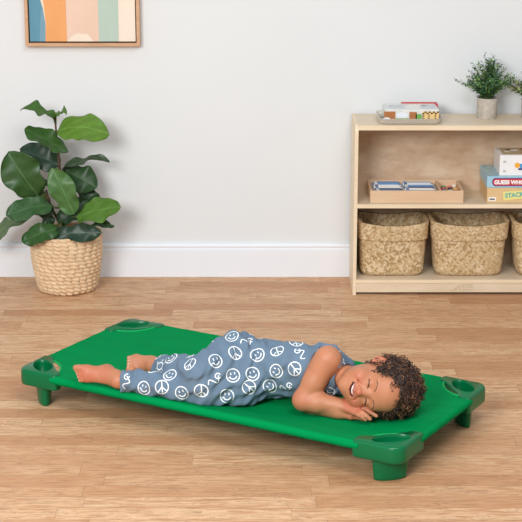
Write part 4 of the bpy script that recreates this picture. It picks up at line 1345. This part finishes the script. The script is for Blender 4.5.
e1 = hV[hF_[:, 1]] - hV[hF_[:, 0]]; e2 = hV[hF_[:, 3]] - hV[hF_[:, 0]]; hn = np.cross(e1, e2); hn /= (np.linalg.norm(hn, axis=1)[:, None] + 1e-12); hcn = hV[hF_].mean(1)
cnt = 0; tries = 0
while cnt < 1150 and tries < 9000:
    tries += 1
    i = rp.randrange(len(hcn)); p = Vector(hcn[i]); n_ = Vector(hn[i])
    rel = hcn[i] - hC; outw = nv(hcn[i] - hair_c)
    if n_.dot(Vector(outw)) < .25: continue
    if p.z < cot_height(p.x, p.y) + .004: continue
    if float(facecut([np.array(p[i_]) for i_ in range(3)])) > -.004: continue
    cnt += 1
    ax_ = (n_ * rp.uniform(.25, 1.0) + Vector((rp.uniform(-1, 1), rp.uniform(-1, 1), rp.uniform(-1, .6))) * .8).normalized()
    a = ax_.orthogonal().normalized(); b = ax_.cross(a); a0 = rp.uniform(0, 6.28)
    R0 = rp.uniform(.0028, .0062); turns = rp.uniform(1.1, 2.2); ln_ = rp.uniform(.010, .022); st = p - n_ * .004
    pts = []
    m_ = int(9 * turns)
    for k in range(m_ + 1):
        t = k / m_; an = a0 + 2 * math.pi * turns * t; rr4 = R0 * (.7 + .5 * t)
        pp = st + ax_ * (ln_ * t) + (a * math.cos(an) + b * math.sin(an)) * rr4
        h = cot_height(pp.x, pp.y) + .002
        if pp.z < h: pp.z = h
        pts.append(pp)
    if max(float(facecut([np.array(w_[i_]) for i_ in range(3)])) for w_ in pts[::4]) > .003: continue
    hb.tube(pts, [.0006 + .0010 * math.sin(math.pi * min(1, .15 + .8 * k / m_)) for k in range(m_ + 1)], 4, 0, cc[rp.randrange(5)])
nH = len(hV)
CC = np.concatenate([np.tile(np.array(lin((46, 32, 27))), (nH, 1)), np.array(hb.C)])
FF = [tuple(int(i) for i in f) for f in hF_] + [tuple(i + nH for i in f) for f in hb.F]
plink('hair', me_from('hair', np.concatenate([hV, np.array([tuple(v) for v in hb.V])]), FF, True, [attr_mat('curly_hair', .5, .4, .3, 500)], CC))

# ---- face details: teeth, lashes, brows
q = MB()
for i in range(8):
    t = (i - 3.5) / 3.5; x = t * .0200
    f = .0762 - 24 * x * x; u = -.0462 + 12 * x * x
    wd = .0028 if abs(t) < .5 else .0024
    c = hp(x, u, f - .0005)
    bm = bmesh.new(); bmesh.ops.create_icosphere(bm, subdivisions=2, radius=1)
    for v in bm.verts:
        x_, y_, z_ = [math.copysign(abs(w) ** .6, w) for w in v.co]
        v.co = Vector(c + hR * x_ * wd + hU * y_ * .0038 + hF * z_ * .0018)
    bm.verts.index_update()
    q.add([v.co for v in bm.verts], [[v.index for v in f_.verts] for f_ in bm.faces]); bm.free()
plink('teeth', me_from('teeth', q.V, q.F, True, [mat('teeth', (246, 242, 232), .25)]))
bbvh = BVHTree.FromPolygons([tuple(v) for v in bV], [tuple(int(i) for i in f) for f in bF])
def on_face(r, u, lift=.0004):
    o = Vector(hp(r, u, .12)); h = bbvh.ray_cast(o, -Vector(hF), .09)
    return (h[0] + Vector(hF) * lift) if h[0] is not None else Vector(hp(r, u, .07))
for sgn in (-1, 1):
    q = MB(); pts = [on_face(sgn * (.0262 + .0125 * t), -.0045 + .0030 * (1 - t * t) * 1.0, .0002) for t in np.linspace(-1, 1, 14)]
    q.tube(pts, [.0005 + .0009 * math.sin(math.pi * (.15 + .8 * k / 13)) for k in range(14)], 6)
    for k in range(3, 14):
        d_ = Vector(hF) * .0022 - Vector(hU) * .0036 + Vector(hR) * sgn * (k - 6) * .0004
        q.tube([pts[k], pts[k] + d_ * .6, pts[k] + d_ + Vector(hU) * .0004], [.0005, .0004, .0002], 4)
    plink('eyelashes', me_from('eyelashes', q.V, q.F, True, [mat('lash', (48, 30, 26), .6)]))
    q = MB()
    rp2 = random.Random(5)
    for k in range(46):
        t = rp2.uniform(-1, 1); r0 = sgn * (.0275 + .0155 * t); u0 = .0185 + .0040 * (1 - t * t) - .0018 * (t > .3) * (t - .3) + rp2.uniform(-.0014, .0014)
        p = on_face(r0, u0, .0002); p2 = on_face(r0 + sgn * .0042, u0 + .0012, .0007)
        q.tube([p, (p + p2) / 2 + Vector(hF) * .0004, p2], [.0004, .00042, .0002], 4)
    plink('eyebrow', me_from('eyebrow', q.V, q.F, True, [mat('brow', (134, 92, 68), .7)]))
